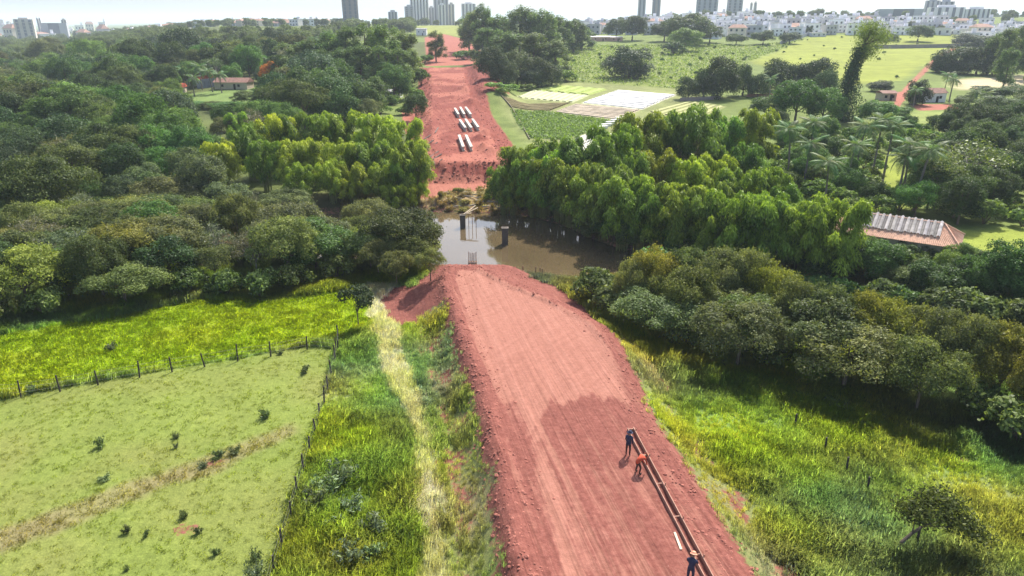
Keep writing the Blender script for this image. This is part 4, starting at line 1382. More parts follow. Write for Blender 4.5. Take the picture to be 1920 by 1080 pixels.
# eucalypts on the left of the roadworks
for px, yb, yt, w in ((590, 150, 72, 46), (625, 150, 58, 46), (655, 155, 50, 48), (690, 155, 45, 48), (725, 160, 46, 48), (760, 150, 58, 44), (610, 165, 92, 44), (645, 168, 90, 44), (680, 170, 85, 46), (715, 172, 85, 46), (750, 172, 90, 44), (772, 160, 92, 34), (560, 150, 85, 40), (535, 140, 80, 40)):
    plant_bt('tall', px, yb, yt, w * 1.3, 'tall dense eucalyptus in the stand beyond the bamboo', 'eucalyptus stand beyond the bamboo', (1.1, 1.2, 1.15))
plant_bt('tall', 818, 116, 58, 34, 'slim wispy tree standing alone in front of the upper red cutting', tint=(1.1, 1.0, .9))
plant_bt('broadleaf', 780, 224, 176, 44, 'small round dark tree on the red track beside the embankment', tint=DK)
for px, yb, yt, w in ((735, 196, 178, 30), (760, 186, 160, 36), (790, 160, 130, 30), (785, 190, 168, 24), (795, 120, 104, 30), (772, 122, 106, 34), (870, 112, 96, 32), (715, 214, 196, 36), (760, 215, 200, 30)):
    plant_bt('shrub', px, yb, yt, w, 'light green bush along the edge of the far roadworks', 'bushes along the far roadworks', (1.1, 1.3, .9))

# --- woodland on the far bank to the left, tree by tree, then as one mass
W5 = poly([(-160, 360, 7), (0, 350, 7), (250, 345, 7), (420, 335, 7), (400, 280, 5), (430, 225, 8), (560, 200, 6), (740, 200, 4), (755, 170, 3), (640, 160, 5), (600, 130, 6), (560, 70, 10), (400, 68, 10), (150, 90, 8), (-160, 95, 8)])
pts = scatter(W5, lambda p_: 4.6 + 0.018 * (p_[1] - 100), rv, CLEAR, 60000, lambda x, y: dry_land(x, y, 1) & off_road(x, y))
pts = pts[np.argsort(np.hypot(pts[:, 0], pts[:, 1]))]
print('W5', len(pts))
cnt = {}
rest = []
for x, y in pts:
    r_ = rv.random()
    big = 1.25 + 0.0012 * (y - 110)
    patch = fbm(np.array([x]), np.array([y]), 28, 77, 2)[0]
    big *= float(np.clip(1 + 1.5 * fbm(np.array([x]), np.array([y]), 14, 79, 2)[0], .6, 1.5))
    if r_ < .46:
        kd, lab, grp, H = 'broadleaf', 'round leafy tree in the woodland spreading around the red-roofed sheds', 'leafy trees of the far woodland', rv.uniform(5.0, 9.5) * big
    elif r_ < .74:
        kd, lab, grp, H = 'spreading', 'flat-topped olive tree in the woodland around the red-roofed sheds', 'flat-topped trees of the far woodland', rv.uniform(4.5, 8) * big
    elif r_ < .88:
        kd, lab, grp, H = 'mango', 'dense dark tree in the woodland around the red-roofed sheds', 'dark trees of the far woodland', rv.uniform(5.5, 9) * big
    else:
        kd, lab, grp, H = 'pale', 'sparse greyish tree in the woodland around the red-roofed sheds', 'greyish trees of the far woodland', rv.uniform(5, 8) * big
    if not opens_view(x, y, H):
        continue
    if cnt.get(kd, 0) < (150 if kd == 'broadleaf' else 190):
        cnt[kd] = cnt.get(kd, 0) + 1
        tn = [OLIVE, DK, GRN, GRY, YEL][int(np.clip((patch + .5) * 5, 0, 4))]
        dcl = sdist(P_CLEARL, np.array([x]), np.array([y]))[0]
        if dcl > -16:
            where = 'beside the clearing with the red-roofed sheds'
        elif abs(x + 42) < 22 and y < 165:
            where = 'behind the yellow-green bamboo'
        elif y - float(np.interp(x, RIV_X, RIV_F)) < 14:
            where = 'along the far bank of the hidden river'
        elif y > 250:
            where = 'on the rise towards the far crest'
        else:
            where = 'deep in the far woodland'
        word = {'broadleaf': 'round leafy tree', 'spreading': 'flat-topped tree', 'mango': 'dense domed tree', 'pale': 'sparse pale-limbed tree'}[kd]
        lab = '%s %s %s %s' % (size_of(H, 8, 11), tone_of(tn), word, where)
        plant(kd, x, y, H, lab, lab, tn)
    else:
        rest.append((x, y))
print(cnt, len(rest))
for px, yt, H in ((345, 122, 9), (372, 118, 10), (392, 126, 9), (358, 138, 8), (410, 132, 8), (540, 108, 9), (500, 104, 9), (470, 100, 9), (705, 96, 10), (560, 78, 12), (590, 66, 12), (615, 70, 12), (640, 72, 12), (575, 92, 10), (605, 95, 10)):
    q = G(px, yt, H)
    palm((q[0], q[1], q[2]), H, 'shaggy palm rising from the woodland by the red-roofed sheds', 'palms in the far woodland', 1.15, (1.0, 1.0, 1.1))
for px, yb, yt, w in ((470, 198, 168, 60), (540, 190, 160, 60), (590, 196, 165, 70), (640, 200, 166, 80), (690, 195, 150, 70), (510, 205, 180, 50), (360, 205, 188, 60), (425, 208, 190, 60), (400, 203, 190, 40), (310, 200, 178, 50)):
    plant_bt('broadleaf', px, yb, yt, w, 'full green tree just in front of the grassy clearing', 'trees in front of the clearing', [GRN, DK, OLIVE][rv.integers(0, 3)])
plant_bt('broadleaf', 515, 165, 112, 44, 'rusty orange-brown tree in the woodland by the grey panel wall', tint=(3.2, .9, .5))
plant_bt('shrub', 202, 165, 144, 16, 'small orange flowering tree in the dark woodland', tint=(5.5, 1.6, .4))
for px, yt, H in ((20, 155, 8), (60, 160, 8), (100, 165, 7.5), (440, 210, 8), (230, 178, 6), (640, 122, 8), (610, 124, 8)):
    plant_px('bamboo', px, yt, H, 'yellow-green bamboo clump inside the far woodland', 'bamboo inside the far woodland', (.95, 1.05, .9))

# far woods: one mass of trees placed on points
FARCOL = bpy.data.collections.new('far_tree_shapes')
for kd, vi in (('broadleaf', 0), ('broadleaf', 1), ('mango', 0), ('tall', 0)):
    src = PROTO[kd][vi][0]
    nv = len(src.vertices)
    co = np.empty(nv * 3, np.float32)
    src.vertices.foreach_get('co', co)
    V = co.reshape(-1, 4, 3)
    V = V[::2]                                   # far away: fewer, larger clumps
    c_ = V.mean(1, keepdims=True)
    V = (c_ + (V - c_) * 1.5).reshape(-1, 3)
    me = mkmesh('far_tree', V, np.arange(len(V)).reshape(-1, 4), L_INST, lv=np.repeat(np.clip(.5 + .2 * rv.normal(size=len(V) // 4), 0, 1), 4))
    ob = bpy.data.objects.new('far_tree', me)
    FARCOL.objects.link(ob)


def instancer(name, pts, scl, rot, pick, tint, coll):
    me = bpy.data.meshes.new(name)
    me.vertices.add(len(pts))
    me.vertices.foreach_set('co', np.asarray(pts, np.float32).ravel())
    for nm, tp, arr, key in (('scl', 'FLOAT_VECTOR', scl, 'vector'), ('rot', 'FLOAT_VECTOR', rot, 'vector'), ('pick', 'INT', pick, 'value'), ('tint', 'FLOAT_COLOR', tint, 'color')):
        a = me.attributes.new(nm, tp, 'POINT')
        arr = np.asarray(arr)
        if key == 'color':
            arr = np.concatenate([arr, np.ones((len(arr), 1))], 1)
        a.data.foreach_set(key, arr.astype(np.int32 if tp == 'INT' else np.float32).ravel())
    o = mkobj(name, me)
    ng = bpy.data.node_groups.new(name + '_nodes', 'GeometryNodeTree')
    ng.interface.new_socket('Geometry', in_out='INPUT', socket_type='NodeSocketGeometry')
    ng.interface.new_socket('Geometry', in_out='OUTPUT', socket_type='NodeSocketGeometry')
    gi, go = ng.nodes.new('NodeGroupInput'), ng.nodes.new('NodeGroupOutput')
    ip = ng.nodes.new('GeometryNodeInstanceOnPoints')
    ci = ng.nodes.new('GeometryNodeCollectionInfo')
    ci.inputs['Collection'].default_value = coll
    ci.inputs['Separate Children'].default_value = True
    ci.inputs['Reset Children'].default_value = True

    def attr(nm, dt):
        n = ng.nodes.new('GeometryNodeInputNamedAttribute')
        n.data_type = dt
        n.inputs['Name'].default_value = nm
        return n.outputs[0]
    ip.inputs['Pick Instance'].default_value = True
    ng.links.new(gi.outputs[0], ip.inputs['Points'])
    ng.links.new(ci.outputs[0], ip.inputs['Instance'])
    ng.links.new(attr('pick', 'INT'), ip.inputs['Instance Index'])
    ng.links.new(attr('rot', 'FLOAT_VECTOR'), ip.inputs['Rotation'])
    ng.links.new(attr('scl', 'FLOAT_VECTOR'), ip.inputs['Scale'])
    ng.links.new(ip.outputs[0], go.inputs[0])
    md = o.modifiers.new('scatter', 'NODES')
    md.node_group = ng
    return o


def far_wood(name, P, spacing, hlo, hhi, excl, tint, extra=None, pick=(0, 1, 2), mx=2500):
    q = scatter(P, spacing, rv, excl, 40000, lambda x, y: off_road(x, y, 6)) if P is not None else np.zeros((0, 2))
    q = q[:mx]
    if extra is not None and len(extra):
        q = np.concatenate([q, np.array(extra)])
    n = len(q)
    z = terrain(q[:, 0], q[:, 1])
    pk = rv.choice(pick, n)
    bh = np.array([8.7, 8.7, 7.8, 16.2])[pk]
    h = rv.uniform(hlo, hhi, n) / bh
    o = instancer(name, np.stack([q[:, 0], q[:, 1], z], 1), np.stack([h * 1.1, h * 1.1, h], 1), np.stack([0 * h, 0 * h, rv.uniform(0, 6.28, n)], 1), pk,
                  np.array(tint) * rv.uniform(.7, 1.3, (n, 1)), FARCOL)
    tag(o, kind='stuff')
    print(name, n)
    return o


W6 = poly([(-200, 100, 6), (150, 90, 6), (400, 70, 8), (560, 72, 8), (660, 45, 6), (780, 50, 5), (780, 46, 2), (600, 52, 8), (400, 58, 8), (250, 62, 5), (-200, 82, 3)])
far_wood('woodland', W6, 9.0, 7, 12, [(P_FIELDT, 10), (P_UPPER, 5)], (.95, 1.0, 1.0), rest)
ang = lambda px, D: ((px - 960) / FPX * D / CP, D)
W7 = np.array([ang(-500, 750), ang(250, 800), ang(700, 900), ang(700, 1500), ang(-500, 1900)])
far_wood('woodland', W7, 24.0, 7, 11, (), (.9, .95, 1.0))
W8 = np.array([ang(1080, 600), ang(2400, 620), ang(2600, 1050), ang(1080, 950)])
far_wood('woodland', W8, 40.0, 5, 9, [(P_FIELDR, 3)], (.8, .85, .95))
W9 = np.array([ang(700, 900), ang(2400, 900), ang(2400, 2400), ang(600, 2200)])
far_wood('woodland', W9, 50.0, 6, 11, (), (.8, .85, .95))
# bushes scattered over the green fields
for x, y in scatter(P_FIELDM, 11.0, rv, [(P_FARM, 2)], 6000)[:60]:
    plant('shrub', x, y, rv.uniform(.7, 1.8), 'low bush dotted across the green field behind the plots', 'low bushes across the green field', (.9, 1.1, .8))
for x, y in scatter(P_FIELDR, 22.0, rv, (), 4000)[:22]:
    plant('shrub', x, y, rv.uniform(.8, 1.6), 'low dark bush dotted across the yellow-green field', 'low bushes across the yellow-green field', (.7, .9, .9))

# --- near ground: single trees and weeds
plant_bt('sapling', 672, 614, 538, 60, 'small round-headed tree on a thin trunk at the corner of the fence', tint=(.9, .95, 1.0))
for px, yb, w, h in ((190, 838, 26, 1.0), (498, 784, 26, 1.1), (572, 698, 26, .9), (330, 822, 16, .6), (330, 840, 12, .5), (238, 1000, 18, .8), (345, 972, 20, .8), (275, 1005, 16, .6), (372, 1000, 18, .7),
                    (195, 900, 26, .4), (405, 1040, 18, .7), (238, 1070, 12, .5), (640, 715, 18, .6), (210, 655, 26, .9), (62, 735, 30, .9), (410, 858, 28, .7), (440, 850, 26, .7), (380, 875, 24, .5), (660, 690, 14, .6),
                    (525, 665, 14, .5), (480, 1050, 26, .9)):
    q = G(px, yb)
    plant('weed', q[0], q[1], h * .8, 'dark scrubby weed clump growing in the mown pasture', 'weed clumps in the pasture', (.8, .95, .8), R=w / FPX * math.hypot(q[1], CAMZ) / 2)
for px, yb, w, h in ((645, 905, 60, 1.5), (612, 925, 60, 1.4), (590, 945, 46, 1.2), (660, 960, 50, 1.2), (700, 1000, 60, 1.3), (655, 1050, 60, 1.2), (700, 1050, 46, 1.0), (630, 985, 40, .9), (480, 1085, 46, 1.2)):
    q = G(px, yb)
    plant('weed', q[0], q[1], h, 'silvery grey-green bush in the tall grass beside the fence', 'silvery bushes beside the fence', (1.15, 1.35, 1.5), R=w / FPX * math.hypot(q[1], CAMZ) / 2, name='silvery_bush')
# leaning tree on the slope beside the causeway
q = G(1682, 1030)
t = empty('leaning_tree', (q[0], q[1], q[2]))
tag(t, 'leaning small tree with a crooked trunk alone in the tall grass', 'tree')
rl = np.random.default_rng(5)
j = np.array([1.35, .2, 1.55])
ends = np.array([[1.9, .4, 2.6], [2.6, -.2, 2.2], [1.2, .6, 3.0], [.3, .3, 2.5], [3.4, .1, 2.0], [2.2, .9, 3.0], [2.9, .6, 2.6], [3.9, -.5, 1.6], [.8, -.4, 2.7]])
mb = MB()
mb.tube([(0, 0, -.3), (.15, 0, .5), (.7, .1, 1.05), tuple(j)], [.11, .1, .085, .075], 7)
mb.tube([(.7, .1, 1.05), (.75, .2, 1.8), tuple(ends[3] + np.array([.4, 0, 0]))], [.05, .04, .015], 5, False)
for e in ends:
    mb.tube([tuple(j - np.array([.05, 0, .05])), tuple((j + e) / 2 + np.array([0, 0, .12])), tuple(e)], [.05, .035, .012], 5, False)
mb.obj('trunk', BARK, t)
li = rl.integers(0, len(ends), 3400)
P = ends[li] + rl.normal(size=(3400, 3)) * np.array([.42, .4, .26])
V, F, lv = cards(rl, P, rl.normal(size=(3400, 3)) + np.array([0, 0, .7]), .12, .055, .5)
c = mkobj('crown', mkmesh('crown', V, F, L_OLIVE, lv=lv), t)
c.color = (.55, .58, .5, 1)
# tall vine-clad tree above the field
q = G(1578, 226)
dv = ray(1605, 38)
Ht = CAMZ + dv[2] * q[1] / dv[1] - q[2]
t = empty('vine_clad_tree', (q[0], q[1], q[2]))
tag(t, 'very tall tree with a dark vine-clad trunk and pale feathery top', 'tree')
mb = MB()
sx = q[1] * 26 / FPX
mb.tube([(0, 0, -.5), (.2, 0, Ht * .4), (sx * .5, 0, Ht * .7), (sx * .9, 0, Ht * .86)], [.7, .55, .35, .2], 8)
zc_ = rl.uniform(-1, 1, 30)
ra_ = 4.4 * np.sqrt(np.clip(1 - zc_ ** 2, 0, 1)) * rl.uniform(.4, 1, 30)
aa_ = rl.uniform(0, 6.28, 30)
ends = np.stack([sx + ra_ * np.cos(aa_), ra_ * np.sin(aa_), Ht - 5.0 + 4.2 * zc_], 1)
for e in ends:
    mb.tube([(sx * .7, 0, Ht * .76), tuple(e)], [.14, .04], 5, False)
mb.obj('trunk', BARK, t)
li = rl.integers(0, 30, 6500)
P = ends[li] + rl.normal(size=(6500, 3)) * np.array([1.1, 1.1, 1.1])
V, F, lv = cards(rl, P, rl.normal(size=(6500, 3)) + np.array([0, 0, .6]), .26, .09, .5)
c = mkobj('crown', mkmesh('crown', V, F, L_GREEN, lv=lv), t)
c.color = (1.5, 1.45, 1.1, 1)
n = 7000
hh = rl.random(n) ** 1.2
a_ = rl.uniform(0, 6.28, n)
rr = (4.0 - 2.7 * hh) * rl.uniform(.4, 1.15, n) * (1 + .35 * np.sin(9 * hh + 2 * a_) + .2 * np.sin(23 * hh - 3 * a_))
P = np.stack([rr * np.cos(a_) + sx * .5 * hh ** 2, rr * np.sin(a_), hh * Ht * .74], 1)
V, F, lv = cards(rl, P, np.stack([np.cos(a_), np.sin(a_), 0 * a_ + .3], 1), .3, .15, .6)
c = mkobj('vine', mkmesh('vine', V, F, L_DARK, lv=lv), t)
c.color = (.8, .9, .95, 1)
# ------------------------------------------------------------------ precast beams on the far embankment
BEAMS = [((853, 209), (860, 221)), ((863, 207), (871, 221)), ((873, 207), (883, 221)), ((862, 231), (873, 247)), ((873, 230), (884, 247)), ((886, 230), (897, 246)), ((861, 261), (869, 284)), ((874, 261), (884, 284))]
bl = ['concrete bridge beam of the row set nearest the upper road cutting', 'concrete bridge beam in the middle row on the red embankment', 'concrete bridge beam beside the dug trench near the embankment edge']
for i, (a_, b_) in enumerate(BEAMS):
    A, B = G(*a_), G(*b_)
    A, B = Vector(A), Vector(B)
    t = empty('bridge_beam', tuple((A + B) / 2))
    r_ = 0 if i < 3 else (1 if i < 6 else 2)
    tag(t, 'pale ' + bl[r_], 'beam', 'bridge beams on the embankment' if r_ < 2 else 'bridge beams by the embankment edge')
    A2, B2 = A - t.location, B - t.location
    up = Vector((0, 0, .95))
    MB().beam(A2 + Vector((0, 0, .18)), B2 + Vector((0, 0, .18)), .5, .34).obj('bottom_flange', CONC, t)
    MB().beam(A2 + Vector((0, 0, .6)), B2 + Vector((0, 0, .6)), .3, .5).obj('web', CONC, t)
    MB().beam(A2 + up, B2 + up, .6, .2).obj('top_flange', CONC, t)
    for f_ in (.04, .96):
        c_ = A2.lerp(B2, f_)
        MB().box(c_ + Vector((0, 0, -.05)), (1.2, .5, .16), math.atan2((B2 - A2).y, (B2 - A2).x) - math.pi / 2).obj('bearing_block', WOOD, t)

# ------------------------------------------------------------------ piers, rebar and stakes at the river
def pier(px, py, ytop, wpx, label, props_):
    q = on_z(px, py, -5.0)
    d = ray(px, ytop)
    zt = CAMZ + d[2] * q[1] / d[1]
    w = wpx / FPX * q[1]
    t = empty('bridge_pier', (q[0], q[1], -6.8))
    tag(t, label, 'pier', None)
    mb = MB()
    mb.box((0, 0, (zt + 6.8) / 2), (w, w, zt + 6.8))
    colm = mb.obj('column', CONC_D, t)
    MB().box((0, 0, zt + 6.8 + .06), (w * 1.15, w * 1.15, .12)).obj('cap', CONC_D, t)
    for k_ in range(6):
        MB().tube([(-w * .35 + k_ * w * .14, .1, zt + 6.8), (-w * .35 + k_ * w * .14, .1, zt + 7.3)], .02, 4).obj('rebar', STEEL, colm)
    if props_:
        for (a_, b_) in (((.3, .1, .2), (2.4, 1.6, .9)), ((.2, -.1, .25), (2.0, 2.2, 1.1)), ((-.3, 0, .2), (1.4, .4, .3))):
            MB().beam(Vector(a_) + Vector((0, 0, zt + 6.8)), Vector(b_) + Vector((0, 0, zt + 6.8)), .16, .07).obj('scaffold_board', PALEWOOD, t)
        for x_ in (.9, 1.5, 2.1):
            MB().tube([(x_, .8, .6), (x_, .8, zt + 7.1)], .05, 5).obj('prop_pole', WOOD, t)


pier(868, 426, 404, 10, 'dark square pier in the river with planks on its top', True)
pier(947, 458, 428, 12, 'dark square pier standing in the shaded river water', False)
q = on_z(886, 495, -1.0)
t = empty('rebar_cage', (q[0], q[1], hz(q[0], q[1])))
tag(t, 'small rebar cage of upright bars at the causeway head', 'rebar cage')
for i in range(7):
    MB().tube([(-.45 + i * .15, (i % 2) * .25, -.3), (-.45 + i * .15, (i % 2) * .25, 1.5 + .2 * (i in (0, 6)))], .035, 5).obj('upright_bar', STEEL, t)
for z_ in (.15, .4):
    MB().box((0, .12, z_), (1.1, .4, .06)).obj('tie_ring', STEEL, t)
for px, py in ((1004, 521), (1012, 523), (1016, 520), (980, 512), (945, 503)):
    q = on_z(px, py, -3.0)
    z = hz(q[0], q[1])
    tag(MB().tube([(0, 0, -.4), (.03, 0, 1.3)], [.07, .06], 6).obj('mooring_stake', STEEL, None, False, (q[0], q[1], z)), 'dark wooden stake standing at the water edge of the causeway', 'stake', 'stakes at the water edge')
# driftwood and poles on the far bank
rd = np.random.default_rng(31)
for px, py in ((850, 372), (866, 378), (882, 370), (900, 378), (915, 372), (892, 385), (928, 380), (874, 362), (840, 378), (858, 388), (905, 366), (920, 388), (835, 362), (945, 392)):
    q = G(px, py)
    L = rd.uniform(1.5, 4.0)
    a_ = rd.uniform(-.6, .6)
    v = Vector((math.cos(a_) * L / 2, math.sin(a_) * L / 2, 0))
    tag(MB().tube([-v + Vector((0, 0, .12)), Vector((0, 0, .2)), v + Vector((0, 0, .14))], [.12, .1, .07], 6).obj('driftwood_log', BARK_PALE, None, False, tuple(q)), 'weathered pale log lying on the far river bank', 'log', 'logs on the far bank')
# clods and stones along the road edges: turned earth
CLOD = simple('clod_earth', (.31, .115, .085), .95, .4, 5.0, .6)
V, F = [], []
mbc = MB()
ico = [(0, 0, 1), (.9, 0, .3), (.28, .85, .35), (-.72, .53, .3), (-.72, -.53, .3), (.28, -.85, .35), (.6, .5, -.5), (-.3, .8, -.5), (-.8, 0, -.5), (-.3, -.8, -.5), (.6, -.5, -.5)]
icf = [(0, 1, 2), (0, 2, 3), (0, 3, 4), (0, 4, 5), (0, 5, 1), (1, 6, 2), (2, 7, 3), (3, 8, 4), (4, 9, 5), (5, 10, 1), (2, 6, 7), (3, 7, 8), (4, 8, 9), (5, 9, 10), (1, 10, 6)]
n = 3600
yy = rd.uniform(22, NEAR_END + 6, n)
left = rd.random(n) < .62
Lx, Rx = np.interp(yy, *NL), np.interp(yy, *NR)
xx = np.where(left, Lx - .6 + rd.normal(size=n) * .9, Rx + .5 + rd.normal(size=n) * .8)
tip = rd.random(n) < .22
yy = np.where(tip, NEAR_END + rd.uniform(-6, 7, n), yy)
xx = np.where(tip, rd.uniform(-14, 4, n), xx)
zz = terrain(xx, yy)
ss = np.abs(rd.normal(size=n)) * .055 + .03
ok_ = zz > -5.0
for x, y, z, s_ in zip(xx[ok_], yy[ok_], zz[ok_], ss[ok_]):
    J_ = rd.uniform(.7, 1.2, (11, 3)) * s_
    a_ = rd.uniform(0, 6.28)
    ca, sa = math.cos(a_), math.sin(a_)
    mbc.add([(x + (p_[0] * ca - p_[1] * sa) * j_[0], y + (p_[0] * sa + p_[1] * ca) * j_[1], z + p_[2] * j_[2] * .6) for p_, j_ in zip(ico, J_)], icf)
tag(mbc.obj('earth_clod', CLOD), kind='stuff')

# rubble on the far embankment slopes and dark strips lying on its side
mbc = MB()
n = 2600
yy = rd.uniform(FAR_START - 5.5, 300, n) ** 1.0
yy = np.where(rd.random(n) < .1, rd.uniform(FAR_START - 5.5, FAR_START + .5, n), yy)
Lx, Rx = np.interp(yy, *FL), np.interp(yy, *FR)
sd_ = rd.random(n)
xx = np.where(sd_ < .4, Lx - rd.uniform(-.5, 5, n), np.where(sd_ < .75, Rx + rd.uniform(-.5, 5.5, n), rd.uniform(0, 1, n) * (Rx - Lx) + Lx))
xx = np.where(yy < FAR_START, rd.uniform(-22, -2, n), xx)
zz = terrain(xx, yy)
for x, y, z, s_ in zip(xx, yy, zz, np.abs(rd.normal(size=n)) * .13 + .07):
    J_ = rd.uniform(.7, 1.2, (11, 3)) * s_
    mbc.add([(x + p_[0] * j_[0], y + p_[1] * j_[1], z + p_[2] * j_[2] * .7) for p_, j_ in zip(ico, J_)], icf)
tag(mbc.obj('embankment_rubble', CLOD), kind='stuff')
for i, (a_, b_) in enumerate((((797, 275), (813, 264)), ((800, 282), (820, 268)), ((806, 296), (822, 285)), ((812, 300), (828, 290)), ((795, 262), (808, 254)), ((814, 310), (829, 300)), ((816, 250), (822, 240)))):
    A, B = Vector(G(*a_)), Vector(G(*b_))
    tag(MB().beam(Vector((0, 0, .15)), B - A + Vector((0, 0, .15)), .25, .12).obj('slope_strip', CONC_D, None, False, tuple(A)), 'dark strip lying across the side slope of the far embankment', 'board', 'dark strips on the embankment slope')
for x, y in scatter(P_BRUSH, 1.7, rd, (), 3000)[:34]:
    plant('weed' if rd.random() < .6 else 'shrub', x, y, rd.uniform(.6, 1.3), 'dry brushy bush on the far bank below the embankment', 'dry bushes on the far bank', (1.9, 1.3, .9), R=rd.uniform(.6, 1.2), name='dry_bush')
# ------------------------------------------------------------------ fences
POSTM = simple('post_wood', (.06, .05, .042), .9, .3, 6)
WIREM = simple('wire', (.2, .19, .18), .5, .1)
post_me = MB().tube([(0, 0, -.4), (.01, 0, .7), (0, .01, 1.45)], [.075, .065, .06], 6).mesh('post', POSTM)


def fence(pix, label):
    Q = [G(*p_) for p_ in pix]
    o = Vector(Q[0])
    t = empty('wire_fence', tuple(o))
    tag(t, label, 'fence')
    for q in Q:
        c = mkobj('post', post_me, t, Vector(q) - o, (RNG.normal() * .05, RNG.normal() * .05, RNG.uniform(0, 6)))
        c.scale = (1, 1, RNG.uniform(.88, 1.1))
    for h in (.45, .85, 1.2):
        MB().tube([Vector(q) - o + Vector((.05, 0, h)) for q in Q], .008, 3).obj('wire_strand', WIREM, t)


fence([(-150, 766), (-95, 757), (-30, 748), (40, 745), (113, 734), (184, 722), (262, 708), (323, 697), (384, 688), (446, 677), (508, 668), (576, 655), (630, 660)], 'wire fence of dark wooden posts between bright field and pasture')
fence([(634, 632), (633, 662), (629, 678), (622, 705), (615, 733), (608, 757), (600, 786), (592, 817), (581, 849), (570, 888), (558, 930), (546, 974), (529, 1030), (514, 1078), (496, 1140)], 'wire fence of dark wooden posts between pasture and straw path')
for px, py in ((1546, 845), (1586, 883), (1625, 921), (1718, 1018), (1850, 800), (1490, 800)):
    q = G(px, py)
    tag(mkobj('fence_stump', post_me, None, tuple(q)), 'short dark stump post standing in the grass below the causeway', 'post', 'stump posts in the grass slope').scale = (1.1, 1.1, .75)

# ------------------------------------------------------------------ vegetable plots
BED = {}


def plot_beds(P, n, mat, hgt, label, crop=None):
    """beds run along the long side of a four-cornered plot"""
    a_, b_, c_, d_ = [np.array([*q_, hz(*q_)]) for q_ in P]
    cen = (a_ + b_ + c_ + d_) / 4
    t = empty('vegetable_plot', tuple(cen))
    tag(t, label, 'vegetable plot')
    for i in range(n):
        f0, f1 = (i + .14) / n, (i + .86) / n
        A0, A1 = a_ + (d_ - a_) * f0, a_ + (d_ - a_) * f1
        B0, B1 = b_ + (c_ - b_) * f0, b_ + (c_ - b_) * f1
        mb = MB()
        m_ = 8
        Vv, Ff = [], []
        for k_ in range(m_ + 1):
            s_ = .02 + .96 * k_ / m_
            p0, p1 = A0 + (B0 - A0) * s_, A1 + (B1 - A1) * s_
            for f_, h_ in ((0, -.25), (.15, hgt), (.85, hgt), (1, -.25)):
                p_ = p0 + (p1 - p0) * f_
                Vv.append(np.array([p_[0], p_[1], hz(p_[0], p_[1]) + h_ + rd.normal() * .03]) - cen)
        for k_ in range(m_):
            for j_ in range(3):
                Ff.append((k_ * 4 + j_, k_ * 4 + j_ + 1, k_ * 4 + j_ + 5, k_ * 4 + j_ + 4))
        mb.add(Vv, Ff)
        mb.obj('bed', mat, t)


plot_beds(PLOTS['a'], 9, simple('bed_pale_green', (.42, .45, .26), .9, .25, .8), .25, 'pale green vegetable plot next to the brown bare plot')
plot_beds(PLOTS['a2'], 5, simple('bed_lime', (.27, .34, .08), .9, .25, .8), .3, 'lime green vegetable plot behind the pale green plot')
plot_beds(PLOTS['b'], 9, simple('bed_brown', (.17, .14, .06), .95, .25, .8), .25, 'dark brown bare vegetable plot beside the embankment')
plot_beds(PLOTS['c'], 11, simple('bed_white', (.6, .58, .56), .7, .12, .6), .25, 'whitish sheet-covered vegetable plot beyond the diagonal path')
plot_beds(PLOTS['d'], 9, simple('bed_beige', (.42, .35, .26), .9, .2, .8), .25, 'beige vegetable plot with slanting rows before the whitish plot')
plot_beds(PLOTS['f'], 6, simple('bed_flecked', (.52, .5, .45), .8, .5, 1.6), .25, 'white flecked plot above the bamboo')
plot_beds(PLOTS['g'], 6, simple('bed_yellow', (.32, .33, .13), .9, .25, .8), .25, 'pale yellowish plot beside the farmyard wall')
for i in range(5):
    q = G(1129 + i * 8.6, 241 - i * 4.3)
    tag(MB().box((0, 0, .3), (3.2, .9, .6), .5).box((0, 0, .66), (3.4, 1.1, .1), .5).obj('seedling_table', simple('white_paint', (.75, .75, .7), .6), None, False, tuple(q)), 'white seedling table beside the green crop rows', 'table', 'seedling tables by the crop rows')
Q = [G(*p_) for p_ in ((940, 180), (949, 190), (960, 203), (968, 218), (977, 232), (985, 247), (993, 262))]
tag(MB().tube([Vector(q) + Vector((0, 0, .25)) for q in Q], .16, 6).obj('irrigation_pipe', simple('pipe_olive', (.12, .10, .05), .7)), 'dark irrigation pipe running along the edge of the plots', 'pipe')
# crop plants, joined: nobody can count them
PE = PLOTS['e']
c_ = rd.uniform(PE.min(0), PE.max(0), (9000, 2))
c_ = c_[sdist(PE, c_[:, 0], c_[:, 1]) > .2]
rowd = np.array([.94, -.33])
ph = (c_[:, 0] * .33 + c_[:, 1] * .94) / 1.5
c_ = c_[np.abs(ph - np.round(ph)) < .3]
zc = terrain(c_[:, 0], c_[:, 1])
Pn = np.repeat(np.stack([c_[:, 0], c_[:, 1], zc + .3], 1), 3, 0) + rd.normal(size=(len(c_) * 3, 3)) * np.array([.25, .25, .15])
V, F, lv = cards(rd, Pn, rd.normal(size=(len(Pn), 3)) * .6 + np.array([0, 0, 1]), .34, .16, .4)
co = mkobj('crop_plants', mkmesh('crop_plants', V, F, L_GREEN, lv=lv))
co.color = (1.5, 1.6, 1.4, 1)
tag(co, kind='stuff')
c_ = rd.uniform(P_FIELDM.min(0), P_FIELDM.max(0), (16000, 2))
c_ = c_[sdist(P_FIELDM, c_[:, 0], c_[:, 1]) > 1]
c_ = c_[(sdist(P_FARM, c_[:, 0], c_[:, 1]) < 0)]
zc = terrain(c_[:, 0], c_[:, 1])
Pn = np.repeat(np.stack([c_[:, 0], c_[:, 1], zc + .4], 1), 3, 0) + rd.normal(size=(len(c_) * 3, 3)) * np.array([.7, .7, .25])
V, F, lv = cards(rd, Pn, rd.normal(size=(len(Pn), 3)) * .6 + np.array([0, 0, 1]), .5, .28, .4)
co = mkobj('field_scrub', mkmesh('field_scrub', V, F, L_GREEN, lv=lv))
co.color = (1.5, 1.5, 1.1, 1)
tag(co, kind='stuff')

